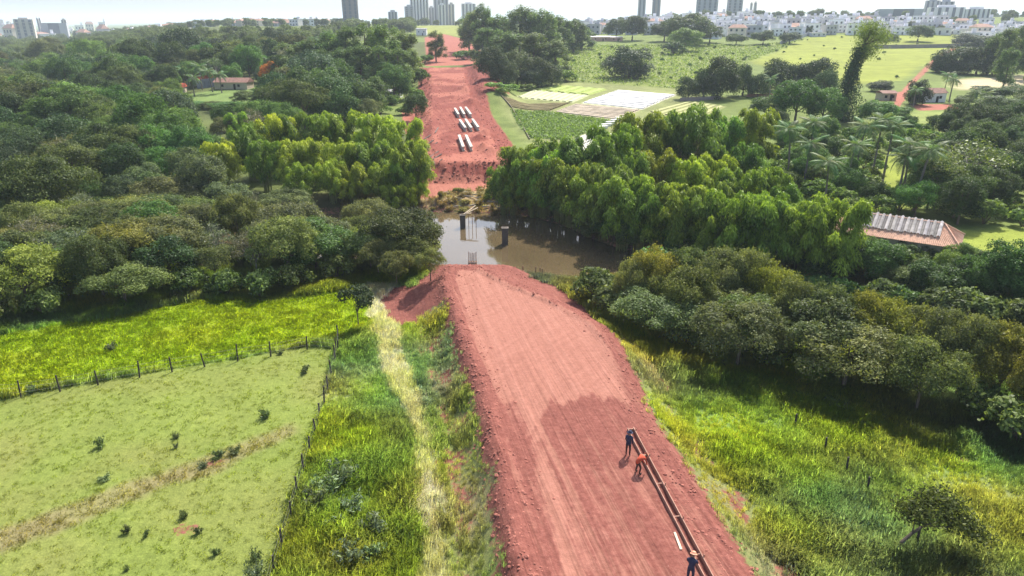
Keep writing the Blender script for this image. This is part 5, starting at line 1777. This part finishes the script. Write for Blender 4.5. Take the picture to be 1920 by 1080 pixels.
# ------------------------------------------------------------------ farmhouse with tiled hip roof and corrugated sheets
TILE = simple('roof_tile', (.60, .37, .26), .85, .25, 2.5, .3)
SHEET = simple('fibre_sheet', (.36, .33, .31), .95, .35, 1.5, .2, ocol=True)
PLASTER = simple('plaster', (.50, .42, .33), .9, .15, 1.0)
DARKIN = simple('dark_opening', (.02, .02, .02), .8, .1)
# ridge ends from the picture
Ra, Rb = on_z(1622, 401, 1.9), on_z(1772, 421, 1.9)
rd_ = Vector((Rb[0] - Ra[0], Rb[1] - Ra[1], 0))
rl_ = rd_.length
rang = math.atan2(rd_.y, rd_.x)
hc = (Vector(Ra) + Vector(Rb)) / 2
hz0 = hz(hc.x, hc.y)
fh = empty('farmhouse', (hc.x, hc.y, hz0), rang)
tag(fh, 'long farmhouse with terracotta tiled roof and grey corrugated sheets along the ridge', 'house')
zr, ze, hw = 1.9 - hz0, 1.9 - hz0 - 1.9, 3.7
xl, xr = -rl_ / 2 - 3.0, rl_ / 2
MB().box((-1.4, 0, ze / 2 - .1), (rl_ + 7.2, hw * 2 - 1.0, ze - .1)).obj('wall', PLASTER, fh)


def slope_pt(x, s, side, dz=0.0):        # s: 0 ridge .. 1 eave
    return Vector((x, side * hw * s, zr + (ze - zr) * s + dz))


def tiled(x0t, x1t, x0b, x1b, side, name):
    """roof plane with rolled tile courses"""
    n = int(max(x1b - x0b, x1t - x0t) / .24)
    Vv, Ff = [], []
    m_ = 9
    for k_ in range(m_ + 1):
        s_ = k_ / m_
        for i in range(n * 2 + 1):
            f_ = i / (n * 2)
            x = (x0t + (x1t - x0t) * f_) * (1 - s_) + (x0b + (x1b - x0b) * f_) * s_
            Vv.append(slope_pt(x, s_, side, (.05 if i % 2 else -.03) + rd.normal() * .008))
    w = n * 2 + 1
    for k_ in range(m_):
        for i in range(n * 2):
            Ff.append((k_ * w + i, k_ * w + i + 1, (k_ + 1) * w + i + 1, (k_ + 1) * w + i))
    return MB().add(Vv, Ff).obj(name, TILE, fh)


front_slope = tiled(xl + 2.5, xr, xl - .5, xr + 2.3, -1, 'roof_slope')
tiled(xl + 2.5, xr, xl - .5, xr + 2.3, 1, 'roof_slope')
for sx_, xb, xt in ((1, xr + 2.3, xr), (-1, xl - .5, xl + 2.5)):
    Vv, Ff = [], []
    n = 30
    m_ = 8
    for k_ in range(m_ + 1):
        s_ = k_ / m_
        for i in range(2 * n + 1):
            f_ = -1 + i / n
            Vv.append(Vector((xt + (xb - xt) * s_, f_ * hw * s_, zr + (ze - zr) * s_ + (.05 if i % 2 else -.03))))
    for k_ in range(m_):
        for i in range(2 * n):
            a0 = k_ * (2 * n + 1) + i
            Ff.append((a0, a0 + 1, a0 + 2 * n + 2, a0 + 2 * n + 1))
    MB().add(Vv, Ff).obj('roof_hip', TILE, fh)
for side in (-1, 1):
    MB().tube([slope_pt(xr, 0, side, .08), Vector((xr + 2.3, side * hw, ze + .1))], .12, 6).obj('hip_cap', TILE, fh)
MB().tube([(xl + 2.5, 0, zr + .1), (xr, 0, zr + .1)], .13, 6).obj('ridge_cap', TILE, front_slope)
ns = 24
for i in range(ns):
    x0 = xl + 3.2 + (xr - xl - 3.4) * i / ns
    wd = (xr - xl - 3.4) / ns
    Vv, Ff = [], []
    s0, s1 = -.06 + rd.normal() * .012, .66 + rd.normal() * .015
    lift = .12 + (i % 2) * .12
    for k_ in range(2):
        for j_ in range(7):
            s_ = (s0, s1)[k_]
            Vv.append(slope_pt(x0 + wd * 1.04 * j_ / 6, s_, -1, lift + (.06 if j_ in (2, 3, 4) else -.03)))
    for j_ in range(6):
        Ff.append((j_, j_ + 1, 7 + j_ + 1, 7 + j_))
    o = MB().add(Vv, Ff).obj('corrugated_sheet', SHEET, front_slope)
    v_ = rd.uniform(.7, 1.15) * (1.25 if i % 2 else .8)  # raised sheets lighter, lower ones darker: ridge light and shade painted in
    o.color = (v_, v_, v_ * rd.uniform(.95, 1.05), 1)
for i, x in enumerate((-5.0, -2.4, 0.6, 3.4)):
    MB().box((x, -hw + .48, ze * .5), (.9, .06, 1.0 if i != 1 else 1.9)).obj('door' if i == 1 else 'window', DARKIN, fh)
for x in (xl, -1.5, 2.5, xr + 1.6):
    MB().box((x, -hw + .15, ze / 2 - .1), (.16, .16, ze)).obj('veranda_post', PLASTER, fh)

# ------------------------------------------------------------------ other farm buildings
def small_house(px, py, L, W, H, rise, rz, wallm, roofm, label, name='shed', cat='shed', wins=2):
    q = G(px, py)
    t = empty(name, (q[0], q[1], q[2] - .1), rz)
    tag(t, label, cat)
    MB().box((0, 0, H / 2), (L, W, H)).obj('wall', wallm, t)
    mb = MB()
    ov = .4
    a_ = [(-L / 2 - ov, -W / 2 - ov, H + .02), (L / 2 + ov, -W / 2 - ov, H + .02), (L / 2 + ov, W / 2 + ov, H + .02), (-L / 2 - ov, W / 2 + ov, H + .02), (-L / 2 - ov, 0, H + rise), (L / 2 + ov, 0, H + rise)]
    mb.add(a_, [(0, 1, 5, 4), (2, 3, 4, 5), (0, 4, 3), (1, 2, 5), (0, 3, 2, 1)])
    mb.obj('roof', roofm, t)
    for i in range(wins):
        x = -L / 2 + L * (i + .5) / wins
        f_ = MB().box((x, -W / 2 - .03, H * .55), (.9, .08, .9)).obj('window', DARKIN, t)
    MB().box((L * .12, -W / 2 - .03, 1.0), (.85, .07, 2.0)).obj('door', DARKIN, t)
    return t


RED = simple('roof_red', (.50, .11, .06), .8, .2, 1.0)
REDB = simple('roof_brown', (.24, .13, .10), .85, .3, 1.0)
GREYR = simple('roof_grey', (.34, .34, .36), .7, .2, .6)
WHITE = simple('wall_white', (.78, .77, .75), .85, .06, .5)
small_house(325, 176, 9, 5, 2.6, 1.4, .25, PLASTER, RED, 'low shed with a bright red roof among dark trees')
small_house(382, 160, 7, 4, 2.6, 1.3, .35, PLASTER, RED, 'small orange-red roofed shed at the end of the grey panel wall')
small_house(440, 166, 13, 6, 2.6, 1.6, -.1, PLASTER, REDB, 'long shed with a brown roof beside the grassy clearing')
small_house(728, 184, 6, 4, 2.6, .6, -.2, simple('wall_dim', (.3, .32, .36), .8), GREYR, 'small grey cabin under the trees beside the track')
small_house(745, 182, 3.2, 2.6, 2.3, .3, -.2, WHITE, GREYR, 'small white hut with pale blue-white front beside the track')
small_house(1742, 190, 8, 5, 3.0, 1.5, .1, WHITE, REDB, 'small white house with a brown roof by the red track', 'small_house', 'house')
small_house(1660, 187, 5, 4, 2.4, .8, .1, PLASTER, REDB, 'small brown shed in the earthen yard')
small_house(791, 66, 9, 6, 5.5, .4, 0, WHITE, GREYR, 'small white block standing beyond the upper red cutting', 'small_house', 'house')
small_house(1125, 77, 16, 7, 3.2, .7, 0, simple('wall_salmon', (.55, .33, .25), .85), simple('roof_white', (.8, .78, .74), .7), 'low salmon shed with a white roof at the field edge')
small_house(1155, 77, 9, 7, 3.0, .6, 0, MATS['wall_salmon'], MATS['roof_white'], 'short salmon shed with a white roof beside the longer one')
# grey panel wall
Q = [G(370, 167), G(400, 163), G(430, 160), G(456, 156)]
t = empty('panel_wall', tuple(Q[0]))
tag(t, 'grey upright panel wall behind the grassy clearing', 'wall')
for i in range(3):
    for k_ in range(4):
        a_ = Vector(Q[i]).lerp(Vector(Q[i + 1]), k_ / 4) - Vector(Q[0])
        b_ = Vector(Q[i]).lerp(Vector(Q[i + 1]), (k_ + .94) / 4) - Vector(Q[0])
        MB().beam(a_ + Vector((0, 0, 1.6)), b_ + Vector((0, 0, 1.6)), .2, 3.6).obj('panel', simple('panel_grey', (.26, .28, .32), .7, .15, .4), t)


def long_wall(pix, h, mat, label, seg=6):
    Q = [G(*p_) for p_ in pix]
    t = empty('boundary_wall', tuple(Q[0]))
    tag(t, label, 'wall')
    for i in range(len(Q) - 1):
        for k_ in range(seg):
            a_ = Vector(Q[i]).lerp(Vector(Q[i + 1]), k_ / seg)
            b_ = Vector(Q[i]).lerp(Vector(Q[i + 1]), (k_ + .97) / seg)
            a_.z, b_.z = hz(a_.x, a_.y), hz(b_.x, b_.y)
            MB().beam(a_ - Vector(Q[0]) + Vector((0, 0, h / 2 - .2)), b_ - Vector(Q[0]) + Vector((0, 0, h / 2 - .2)), .2, h).obj('wall_panel', mat, t)


long_wall([(1640, 91), (1730, 90), (1800, 89)], 2.6, simple('wall_greydark', (.23, .21, .22), .9), 'long dark grey town wall behind the yellow-green field')
long_wall([(1462, 84), (1485, 77), (1500, 72), (1520, 66)], 2.6, simple('wall_lilac', (.45, .45, .5), .9), 'pale grey wall running up the edge of the yellow-green field')
long_wall([(1275, 190), (1320, 188), (1350, 186)], 1.4, simple('wall_low', (.28, .23, .22), .9), 'low dark farmyard wall under the row of dark trees')
long_wall([(1400, 182), (1470, 180), (1530, 178)], 1.2, simple('wall_red', (.36, .17, .12), .9), 'low reddish farmyard wall behind the leafy trees')

# ------------------------------------------------------------------ town houses
GLASS = simple('window_glass', (.07, .08, .10), .2, .1, 1.0, spec=.6)
TOWNM = [simple('town_wall_white', (.80, .79, .80), .85, .05, .3, ocol=True), simple('town_wall_grey', (.52, .51, .54), .85, .08, .3, ocol=True), simple('town_wall_beige', (.62, .55, .47), .85, .08, .3, ocol=True)]
ROOFT = simple('town_roof', (.36, .22, .17), .9, .2, .5)
FLATR = simple('flat_roof', (.55, .54, .55), .9, .1, .4)


def town_house(kind):
    t = empty('town_house', (0, 0, 0))
    w = TOWNM[kind % 3]
    if kind in (0, 1, 3):          # flat roofed two-storey box with tank tower
        L, W, H = (11, 9, 6.6) if kind != 3 else (14, 10, 3.6)
        MB().box((0, 0, H / 2 - .5), (L, W, H + 1)).obj('wall', w, t)
        rf = MB().box((0, 0, H + .12), (L + .5, W + .5, .24)).obj('roof', FLATR, t)
        MB().box((L * .28, W * .1, H + 1.4), (2.6, 2.6, 2.6)).obj('water_tank_tower', w, t)
        if kind == 1:
            MB().box((-L * .25, -W * .5 - 1.0, 2.9), (L * .45, 2.0, .25)).obj('balcony', w, t)
        lv_ = (1.6, 4.7) if H > 5 else (1.7,)
    else:                          # pitched roof
        L, W, H = (12, 8, 5.8) if kind == 2 else (10, 8, 3.2)
        MB().box((0, 0, H / 2 - .5), (L, W, H + 1)).obj('wall', w, t)
        o_ = .5
        MB().add([(-L / 2 - o_, -W / 2 - o_, H + .02), (L / 2 + o_, -W / 2 - o_, H + .02), (L / 2 + o_, W / 2 + o_, H + .02), (-L / 2 - o_, W / 2 + o_, H + .02), (-L / 2 + 2, 0, H + 2), (L / 2 - 2, 0, H + 2)],
                 [(0, 1, 5, 4), (2, 3, 4, 5), (3, 0, 4), (1, 2, 5), (0, 3, 2, 1)]).obj('roof', ROOFT, t)
        lv_ = (1.6, 4.4) if H > 5 else (1.6,)
    for z_ in lv_:
        for i in range(3):
            if z_ < 2 and i == 1:
                MB().box((0, -W / 2 - .03, 1.1), (1.2, .1, 2.2)).obj('door', GLASS, t)
                continue
            MB().box((-L / 2 + L * (i + .5) / 3, -W / 2 - .03, z_), (1.5, .1, 1.3)).obj('window', GLASS, t)
    return t


TL = ['white flat-roofed two-storey house with a tank tower in the hillside town', 'grey two-storey house with a balcony in the hillside town', 'beige two-storey house with a brown pitched roof in the hillside town',
      'low white flat-roofed house with a tank tower in the hillside town', 'low grey house with a brown pitched roof in the hillside town']
TG = ['white two-storey houses of the town', 'grey balcony houses of the town', 'beige pitched-roof houses of the town', 'low white houses of the town', 'low grey pitched houses of the town']
TPROTO = [town_house(k_) for k_ in range(5)]
used = [False] * 5


def put_house(x, y, kd, rz, sc, lab=None, grp=None, sz=1.0):
    if not used[kd]:
        used[kd] = True
        o = TPROTO[kd]
    else:
        o = copy_tree(TPROTO[kd])
    o.location = (x, y, hz(x, y))
    o.rotation_euler = (0, 0, rz)
    o.scale = (sc, sc, sc * sz)
    tag(o, lab or TL[kd], 'house', grp or TG[kd])
    g_ = rd.uniform(.78, 1.12)
    for ch in o.children:
        if ch.name.startswith(('wall', 'water', 'balcony')):
            ch.color = (g_ * rd.uniform(.97, 1.03), g_, g_ * rd.uniform(.97, 1.05), 1)
    return o


A1 = [G(1095, 66), G(1200, 66), G(1330, 74), G(1500, 70), G(1640, 86), G(1800, 84), G(2050, 82)]
front = np.array([[q[0], q[1]] for q in A1])
dirb = unit(front.mean(0))
TP = np.concatenate([front + unit(front) * 6, (front + unit(front) * 420)[::-1]])
hp = scatter(TP, 14.0, rd, [(P_FIELDR, 4), (P_FIELDM, 3)], 20000)
hp = hp[np.argsort(np.hypot(hp[:, 0], hp[:, 1]))][:250]
for x, y in hp:
    kd = int(rd.choice(5, p=[.46, .2, .05, .24, .05]))
    put_house(x, y, kd, rd.normal() * .25 + math.atan2(-x, y) * .6, rd.uniform(.85, 1.15), sz=rd.uniform(.85, 1.25))
print('houses', len(hp))
# small far houses on the crest to the left
HL = np.array([ang(300, 1000), ang(640, 900), ang(660, 1100), ang(290, 1250)])
for x, y in scatter(HL, 30, rd, (), 3000)[:40]:
    put_house(x, y, int(rd.choice([0, 2, 4])), rd.normal() * .4, 1.2, ['white flat-roofed house', '', 'beige house with a pitched roof', '', 'low grey house with a pitched roof'][0] + ' on the far crest beyond the woodland' if False else 'small pale house on the far crest beyond the woodland', 'houses on the far crest')

# ------------------------------------------------------------------ towers
def tower(px0, px1, ytop, D, mat, label, stripes=4, name='apartment_tower', group=None, crown=True, floors=0):
    x0, x1 = (px0 - 960) / FPX * D / CP, (px1 - 960) / FPX * D / CP
    d = ray((px0 + px1) / 2, ytop)
    zt = CAMZ + d[2] / d[1] * D
    xc = (x0 + x1) / 2
    zb = hz(xc, D)
    W = abs(x1 - x0) * .92
    H = zt - zb
    t = empty(name, (xc, D, zb), -math.atan2(xc, D) * .8)
    tag(t, label, 'tower', group)
    dp = max(8.0, W * .7)
    MB().box((0, 0, H / 2 - 2), (W, dp, H + 4)).obj('shaft', mat, t)
    if crown:
        MB().box((0, 0, H + 1.2), (W * .5, dp * .5, 2.4)).obj('roof_block', mat, t)
    for i in range(stripes):
        xs = -W / 2 + W * (i + .5) / stripes
        MB().box((xs, -dp / 2 - .15, H / 2), (W / stripes * .42, .5, H * .96)).obj('window_strip', GLASS_T, t)
    for i in range(floors):
        MB().box((0, -dp / 2 - .35, H * (i + 1) / (floors + 1)), (W * 1.01, .5, .5)).obj('floor_band', mat, t)
    return t


GLASS_T = simple('tower_glass', (.16, .17, .20), .4, .1, .1)
T_BR = simple('tower_brown', (.30, .27, .27), .85, .05, .05)
T_GR = simple('tower_grey', (.40, .41, .45), .85, .05, .05)
T_WH = simple('tower_white', (.72, .71, .72), .85, .05, .05)
T_BE = simple('tower_beige', (.55, .51, .46), .85, .05, .05)
tower(684, 711, -60, 950, T_BR, 'lone tall grey-brown tower rising beyond the eucalyptus stand', 3, floors=14)
tower(758, 774, 22, 1100, T_GR, 'short grey tower with a flat crown beyond the crest field', 3)
tower(785, 801, 12, 1150, T_GR, 'mid-height grey tower at the edge of the striped tower cluster', 2, floors=8)
tower(794, 826, -25, 1200, T_WH, 'widest striped white tower of the cluster beyond the crest field', 6)
tower(824, 834, 14, 1220, T_GR, 'thin grey tower wedged inside the striped tower cluster', 2)
tower(832, 858, -30, 1250, T_GR, 'tallest grey tower of the cluster beyond the crest field', 4)
tower(840, 852, 9, 1120, T_WH, 'slim white tower in front of the tallest grey tower', 2)
tower(856, 867, 8, 1140, T_BE, 'slim beige tower at the end of the striped cluster', 2)
tower(877, 902, 7, 1300, T_WH, 'pale striped tower partly behind the eucalyptus tops', 4)
tower(1164, 1177, -40, 1150, T_GR, 'slender grey tower next to its twin above the town', 2)
tower(1187, 1201, -40, 1150, T_BR, 'slender brownish twin tower above the town', 2)
tower(1258, 1294, -45, 1050, T_GR, 'broad dark grey tower above the town roofs', 4, floors=12)
tower(1308, 1334, -40, 1080, T_GR, 'narrower grey tower beside the broad one above the town', 3, floors=12)
tower(1346, 1350, 6, 1400, T_BE, 'thin far beige tower, half of a twin pair', 1, group=None)
tower(1352, 1357, 5, 1400, T_BE, 'thin far beige tower, taller half of a twin pair', 1)
tower(1630, 1652, 1, 800, T_GR, 'grey stepped apartment block, its taller wing', 3)
tower(1650, 1675, 3, 815, T_GR, 'grey stepped apartment block, its wider wing', 3)
tower(1637, 1692, 14, 760, T_WH, 'broad white building in front of the grey apartment block', 5, 'town_block')
tower(1692, 1735, 17, 820, T_WH, 'long white building next to the broad white one', 6, 'town_block')
tower(1556, 1632, 17, 900, T_GR, 'long low grey warehouse behind the town houses', 1, 'warehouse', crown=False)
tower(148, 177, 36, 1150, T_BE, 'broad unfinished tower with a wide flat top slab over the woodland', 3, floors=6)
tower(184, 187, 34, 1500, T_WH, 'thin white tower, left half of the pair by the warehouse', 1)
tower(188, 191, 34, 1500, T_WH, 'thin white tower, right half of the pair by the warehouse', 1)
tower(191, 231, 43, 1350, T_GR, 'long grey block beside the thin white tower pair', 1, 'warehouse', crown=False)
tower(224, 232, 37, 1500, T_BE, 'small beige tower at the end of the long grey block', 2)
for i in range(46):
    px = rd.uniform(-60, 160)
    w_ = rd.uniform(4, 9)
    tower(px, px + w_, rd.uniform(36, 50), rd.uniform(2000, 3200), [T_WH, T_WH, T_GR, T_BE][rd.integers(0, 4)], 'hazy far tower in the distant city skyline', int(rd.integers(1, 3)), group='far city towers')
for i in range(60):
    px, D = rd.uniform(-80, 300), rd.uniform(1250, 2300)
    x, y = ang(px, D)
    put_house(x, y, int(rd.integers(0, 5)), rd.normal() * .5, 1.7, 'hazy pale building at the foot of the distant city', 'far city buildings', rd.uniform(.9, 2.2))

# ------------------------------------------------------------------ grass: uncountable, on points
rg = np.random.default_rng(77)
L_GRASS = leafmat('grass_blade', (1.0, 1.0, 1.0), inst=True, trans=.5, gloss=.1, lum=.28)
GCOL = bpy.data.collections.new('grass_shapes')


def tuft(nb, h, r, w, droop):
    V, F, lv = [], [], []
    for k_ in range(nb):
        a_ = rg.uniform(0, 6.28)
        r0 = r * math.sqrt(rg.random())
        bx, by = r0 * math.cos(a_), r0 * math.sin(a_)
        b_ = rg.uniform(0, 6.28)
        hh = h * rg.uniform(.55, 1.1)
        ln = droop * hh * rg.uniform(.3, 1.2)
        dx, dy = math.cos(b_), math.sin(b_)
        s_ = w * rg.uniform(.7, 1.3)
        px_, py_ = -dy * s_, dx * s_
        n0 = len(V)
        V += [(bx - px_, by - py_, -.03), (bx + px_, by + py_, -.03), (bx + dx * ln * .35 + px_ * .8, by + dy * ln * .35 + py_ * .8, hh * .65), (bx + dx * ln * .35 - px_ * .8, by + dy * ln * .35 - py_ * .8, hh * .65),
              (bx + dx * ln, by + dy * ln, hh * (1 - .12 * droop))]
        F += [(n0, n0 + 1, n0 + 2, n0 + 3), (n0 + 3, n0 + 2, n0 + 4)]
        lv += [np.clip(.5 + .25 * rg.normal(), 0, 1)] * 5
    me = mkmesh('grass_tuft', V, F, L_GRASS, lv=lv)
    me.polygons.foreach_set('use_smooth', np.ones(len(me.polygons), bool))
    nn = unit(np.random.default_rng(len(V)).normal(size=(len(V), 3)) * .35 + np.array([0, 0, 1.0]))
    me.normals_split_custom_set_from_vertices([tuple(q_) for q_ in nn])
    GCOL.objects.link(bpy.data.objects.new('grass_tuft_%d' % len(GCOL.objects), me))


for i in range(3):
    tuft(26, .75, .38, .022, .75)        # 0-2 tall
for i in range(3):
    tuft(24, .17, .34, .016, 1.0)          # 3-5 short
for i in range(2):
    tuft(24, .85, .36, .013, .5)         # 6-7 dry straw


def grass(n, xr_, yr_):
    x, y = rg.uniform(*xr_, n), rg.uniform(*yr_, n)
    px, py = project(x, y, terrain(x, y))
    ok = (px > -140) & (px < 2060) & (py < 1230)
    x, y = x[ok], y[ok]
    col, soil, dark = props(x, y)
    z = terrain(x, y)
    inb, inp, ins = sdist(P_BRIGHT, x, y) > 0, sdist(P_PAST, x, y) > 0, (sdist(P_STRAW, x, y) + .08 + (fbm(x, y, 9, 51, 3) + fbm(x, y, 2.5, 61, 3)) * 1.3 > 0) & (fbm(x, y, 1.3, 57, 2) > -.28)
    gul = sdist(P_GULLY, x, y) > 0
    pk = rg.integers(0, 3, len(x))
    cl = fbm(x, y, 3.2, 88, 3)
    sc = np.clip(.75 + 1.6 * cl, .35, 1.5) * rg.uniform(.7, 1.25, len(x))
    pk = np.where(inb | inp, rg.integers(3, 6, len(x)), pk)
    sc = np.where(inb, rg.uniform(.9, 1.7, len(x)), sc)
    sc = np.where(inp, rg.uniform(.4, .75, len(x)) + np.where(gul, .2, 0), sc)
    pk = np.where(ins, rg.integers(6, 8, len(x)), pk)
    sc = np.where(ins, rg.uniform(.45, .9, len(x)), sc)
    Le, Re = np.interp(y, *NL), np.interp(y, *NR)
    de = np.where(x > .5 * (Le + Re), x - Re, Le - x)
    sc = np.where((de < 5) & (de > 0), sc * np.clip(.35 + de * .13, .35, 1), sc)
    keep = (soil + (rg.random(len(x)) - .5) * .5) < .42
    keep &= z > -4.9
    keep &= ~(inp & (rg.random(len(x)) < np.where(gul, .65, .82)))
    keep &= ~(inb & (rg.random(len(x)) < .55))
    # patches where the tall grass has a bluish or a yellow tone
    tone = fbm(x, y, 7, 123, 2)
    tall = ~(inb | inp | ins)
    col = col * np.where(tall & (tone > .06), 1, 1)[:, None]
    col[:, 0] *= np.where(tall, np.clip(1 + 1.2 * tone, .65, 1.3), 1)
    col[:, 1] *= np.where(tall, np.clip(1 + .7 * tone, .75, 1.3), 1)
    col[:, 2] *= np.where(tall, np.clip(1 - 1.8 * tone, .6, 1.9), 1)
    q = keep
    n = q.sum()
    v = np.where(inp[q], rg.uniform(.85, 1.15, n), rg.uniform(.75, 1.3, n))[:, None]
    return np.stack([x, y, z], 1)[q], np.stack([sc, sc, sc], 1)[q], np.stack([rg.normal(size=n) * .12, rg.normal(size=n) * .12, rg.uniform(0, 6.28, n)], 1), pk[q], np.clip(col[q] * v * np.where(ins, 2.1, np.where(inp, 3.0, np.where(inb, 2.7, 3.2)))[q][:, None], 0, .9)


parts = [grass(150000, (-62, 52), (20, 84)), grass(30000, (-30, 60), (110, 160))]
arr = [np.concatenate(c_) for c_ in zip(*parts)]
print('grass', len(arr[0]))
tag(instancer('grass', *arr, GCOL), kind='stuff')
